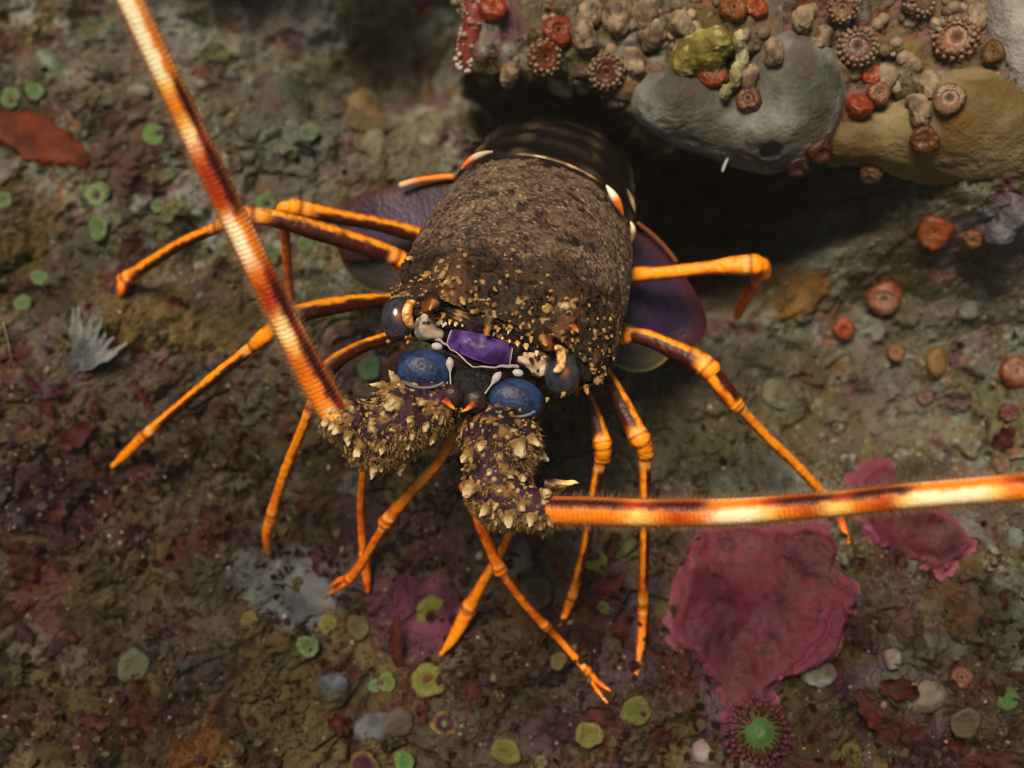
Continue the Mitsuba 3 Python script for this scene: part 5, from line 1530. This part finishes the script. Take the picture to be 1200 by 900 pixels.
reds('red seaweed at the lower right', [
    (985, 770, -70, 50, 20, 'dark red blade at the right rim of the folded pink flap'), (1000, 810, -60, 50, 22, 'dark red blade left of the ringed anemone with lime rim'),
    (1030, 800, -20, 46, 24, 'dark red blade above the ringed anemone with lime rim'), (1060, 850, -50, 44, 26, 'dark red blade below the smooth pale brown sea squirt'),
    (1175, 690, -70, 40, 22, 'dark red blade near the right edge below the smaller pink sponge'), (1160, 520, 40, 30, 22, 'maroon blade right of the smaller pink sponge, above the antenna'),
    (1100, 880, 20, 40, 22, 'dark red blade at the bottom edge below the pale olive anemone')])
reds('red seaweed at the lower left', [
    (205, 745, 165, 40, 12, 'long pinkish red blade lying in the middle of the lower left ground'), (215, 740, -20, 26, 14, 'dark red blade at the right end of the long pinkish one at lower left'),
    (275, 705, 20, 34, 22, 'dark red blade at the left border of the blue-grey crust'), (235, 610, 30, 34, 24, 'dark red blade left of the leg tip that stands above the blue-grey crust'),
    (20, 730, -60, 40, 16, 'dull red blade at the left edge in the lower left'), (60, 610, 60, 30, 18, 'brown-red blade below the leg tip farthest left'),
    (375, 640, -85, 44, 14, 'dark red strap hanging between two left legs above the blue-grey crust'), (130, 850, 160, 40, 18, 'brown-red blade near the bottom left corner')], ('301012', '5c2422'))
frond('grey_fan', 'pale grey lacy bryozoan fan at the left', 'bryozoan', 88, 436, 62, 70, 10, ('6a6c70', '9a9c9e'), forks=8, spread=.15, curl=.35, stand_=.35, seed=3)
frond('grey_fan', 'faint grey bryozoan fan lying below the pale one', 'bryozoan', 75, 425, -8, 62, 7, ('4c4844', '6a6660'), forks=8, spread=.14, curl=.5, stand_=.18, seed=8)
p = spline([at(4, 378, -.02), at(9, 398, -.024), at(14, 422, -.032)], 24)
v, f, d, r_ = tube(p, .0004, 8)
add('white_filament', v, f, c('b0aca0'), 'matte', label='thin white filament standing at the left edge', cat='hydroid')
q, _ = pick(848, 186)
p = spline([at(853, 186, q[2] + .003), at(849, 194, q[2] + .004), at(847, 200, q[2] + .004)], 20)
v, f, d, r_ = tube(p, .0006, 8)
add('white_worm', v, f, c('c4d0cc'), 'matte', label='tiny white tube worm below the grey sponge', cat='worm')

# ------------------------------------------------------------------ what nobody could count: turf, grit, flakes
fine = (np.abs(reef_v[:, 0]) < .29) & (np.abs(reef_v[:, 1]) < .215)
idx = np.where(fine)[0]
sun_l = np.array([-.22, .52, .83])


def sow(nm, count, weight):
    w_ = weight(reef_v[idx])
    return idx[rng.choice(len(idx), count, p=w_ / w_.sum())]


i = sow('turf', 26000, lambda v: .15 + ss(.45, .6, fb(v, .02, 3, 351)) * (1 + 1.5 * ss(.05, -.1, v[:, 1])))
ln = rng.uniform(.0012, .0042, len(i))
hv, hf, hn = scatter(HAIR, reef_v[i], unit(reef_n[i] + rng.normal(0, .6, (len(i), 3))), np.stack([ln * .10, ln * .10, ln], 1))
tone = rng.random(len(i)) * .7 + .3 * (reef_v[i, 1] > 0)
low = ss(.0, -.10, reef_v[i, 1] + reef_v[i, 0] * .3 + rng.normal(0, .04, len(i)))
tc = mixc(mixc(c('3a2f1c'), c('7c6c48'), tone), mixc(c('241210'), c('54301f'), tone), low)
add('brown_turf', hv, hf, tc[hn], 'matte', label='short brown turf and hydroids growing all over the reef', cat='turf', kind='stuff')
i = sow('grit', 9000, lambda v: .3 + ss(.45, .6, fb(v, .03, 3, 352)))
sz = rng.uniform(.0003, .0011, len(i)) * np.where(rng.random(len(i)) < .05, 2, 1)
gv_, gf_, gn = scatter(ICO0, reef_v[i], reef_n[i], np.stack([sz * rng.uniform(.6, 1.3, len(i)), sz, sz * .6], 1), jitter=.3)
k3 = rng.random(len(i))
gc = np.where((k3 < .20)[:, None], c('a39a84'), np.where((k3 < .45)[:, None], c('7c6a50'), np.where((k3 < .7)[:, None], c('4a3a28'), np.where((k3 < .8)[:, None], c('5c2c30'), c('6a6a5c')))))
add('shell_grit', gv_, gf_, (gc * rng.uniform(.6, 1.2, (len(i), 1)))[gn], 'matte', label='shell grit and sand grains strewn over the reef', cat='grit', kind='stuff')
leaf = (np.array([[0, 0, 0], [.35, .3, .25], [.4, .7, .35], [0, 1, .45], [-.4, .7, .35], [-.35, .3, .25], [0, .5, .2]]), np.array([[0, 1, 6], [1, 2, 6], [2, 3, 6], [3, 4, 6], [4, 5, 6], [5, 0, 6]]))
i = sow('flakes', 3600, lambda v: .02 + ss(.02, -.08, v[:, 1] + (v[:, 0] + .05) * .25) * ss(.42, .58, fb(v, .025, 3, 353)))
sz = rng.uniform(.002, .0055, len(i))
lv, lf, lnn = scatter(leaf, reef_v[i] + reef_n[i] * .0006, unit(reef_n[i] + rng.normal(0, .5, (len(i), 3))), sz, jitter=.2)
lc = mixc(c('26100c'), c('4c1a1c'), rng.random(len(i)))
lc = np.where((rng.random(len(i)) < .4)[:, None], mixc(c('382a1a'), c('66543a'), rng.random(len(i))), lc)
add('turf_flakes', lv, lf, lc[lnn], 'matte', label='small red and brown algal flakes over the lower reef', cat='turf', kind='stuff')
ok = np.where((ov_v[:, 2] > -.05) & (np.abs(ov_v[:, 0]) < .26) & (ov_v[:, 1] < .22))[0]
i = rng.choice(ok, 7000)
ln = rng.uniform(.001, .003, len(i))
hv, hf, hn = scatter(HAIR, ov_v[i], unit(ov_n[i] + rng.normal(0, .6, (len(i), 3))), np.stack([ln * .12, ln * .12, ln], 1))
add('overhang_turf', hv, hf, mixc(c('3c2c1c'), c('8a7050'), rng.random(len(i)))[hn], 'matte', label='short brown turf on the overhang', cat='turf', kind='stuff')
i = rng.choice(ok, 900, p=(lambda w_: w_ / w_.sum())(.02 + ss(.45, .6, fb(ov_v[ok], .02, 3, 355))))
sz = rng.uniform(.0012, .0034, len(i))
lv, lf, lnn = scatter(ICO1, ov_v[i], ov_n[i], np.stack([sz, sz * .9, sz], 1), jitter=.12)
add('overhang_nodules', lv, lf, (mixc(c('6a5a48'), c('c4ae90'), rng.random(len(i))) * 1.0)[lnn], 'matte', label='tiny beige nodules crusting the overhang', cat='crust', kind='stuff')
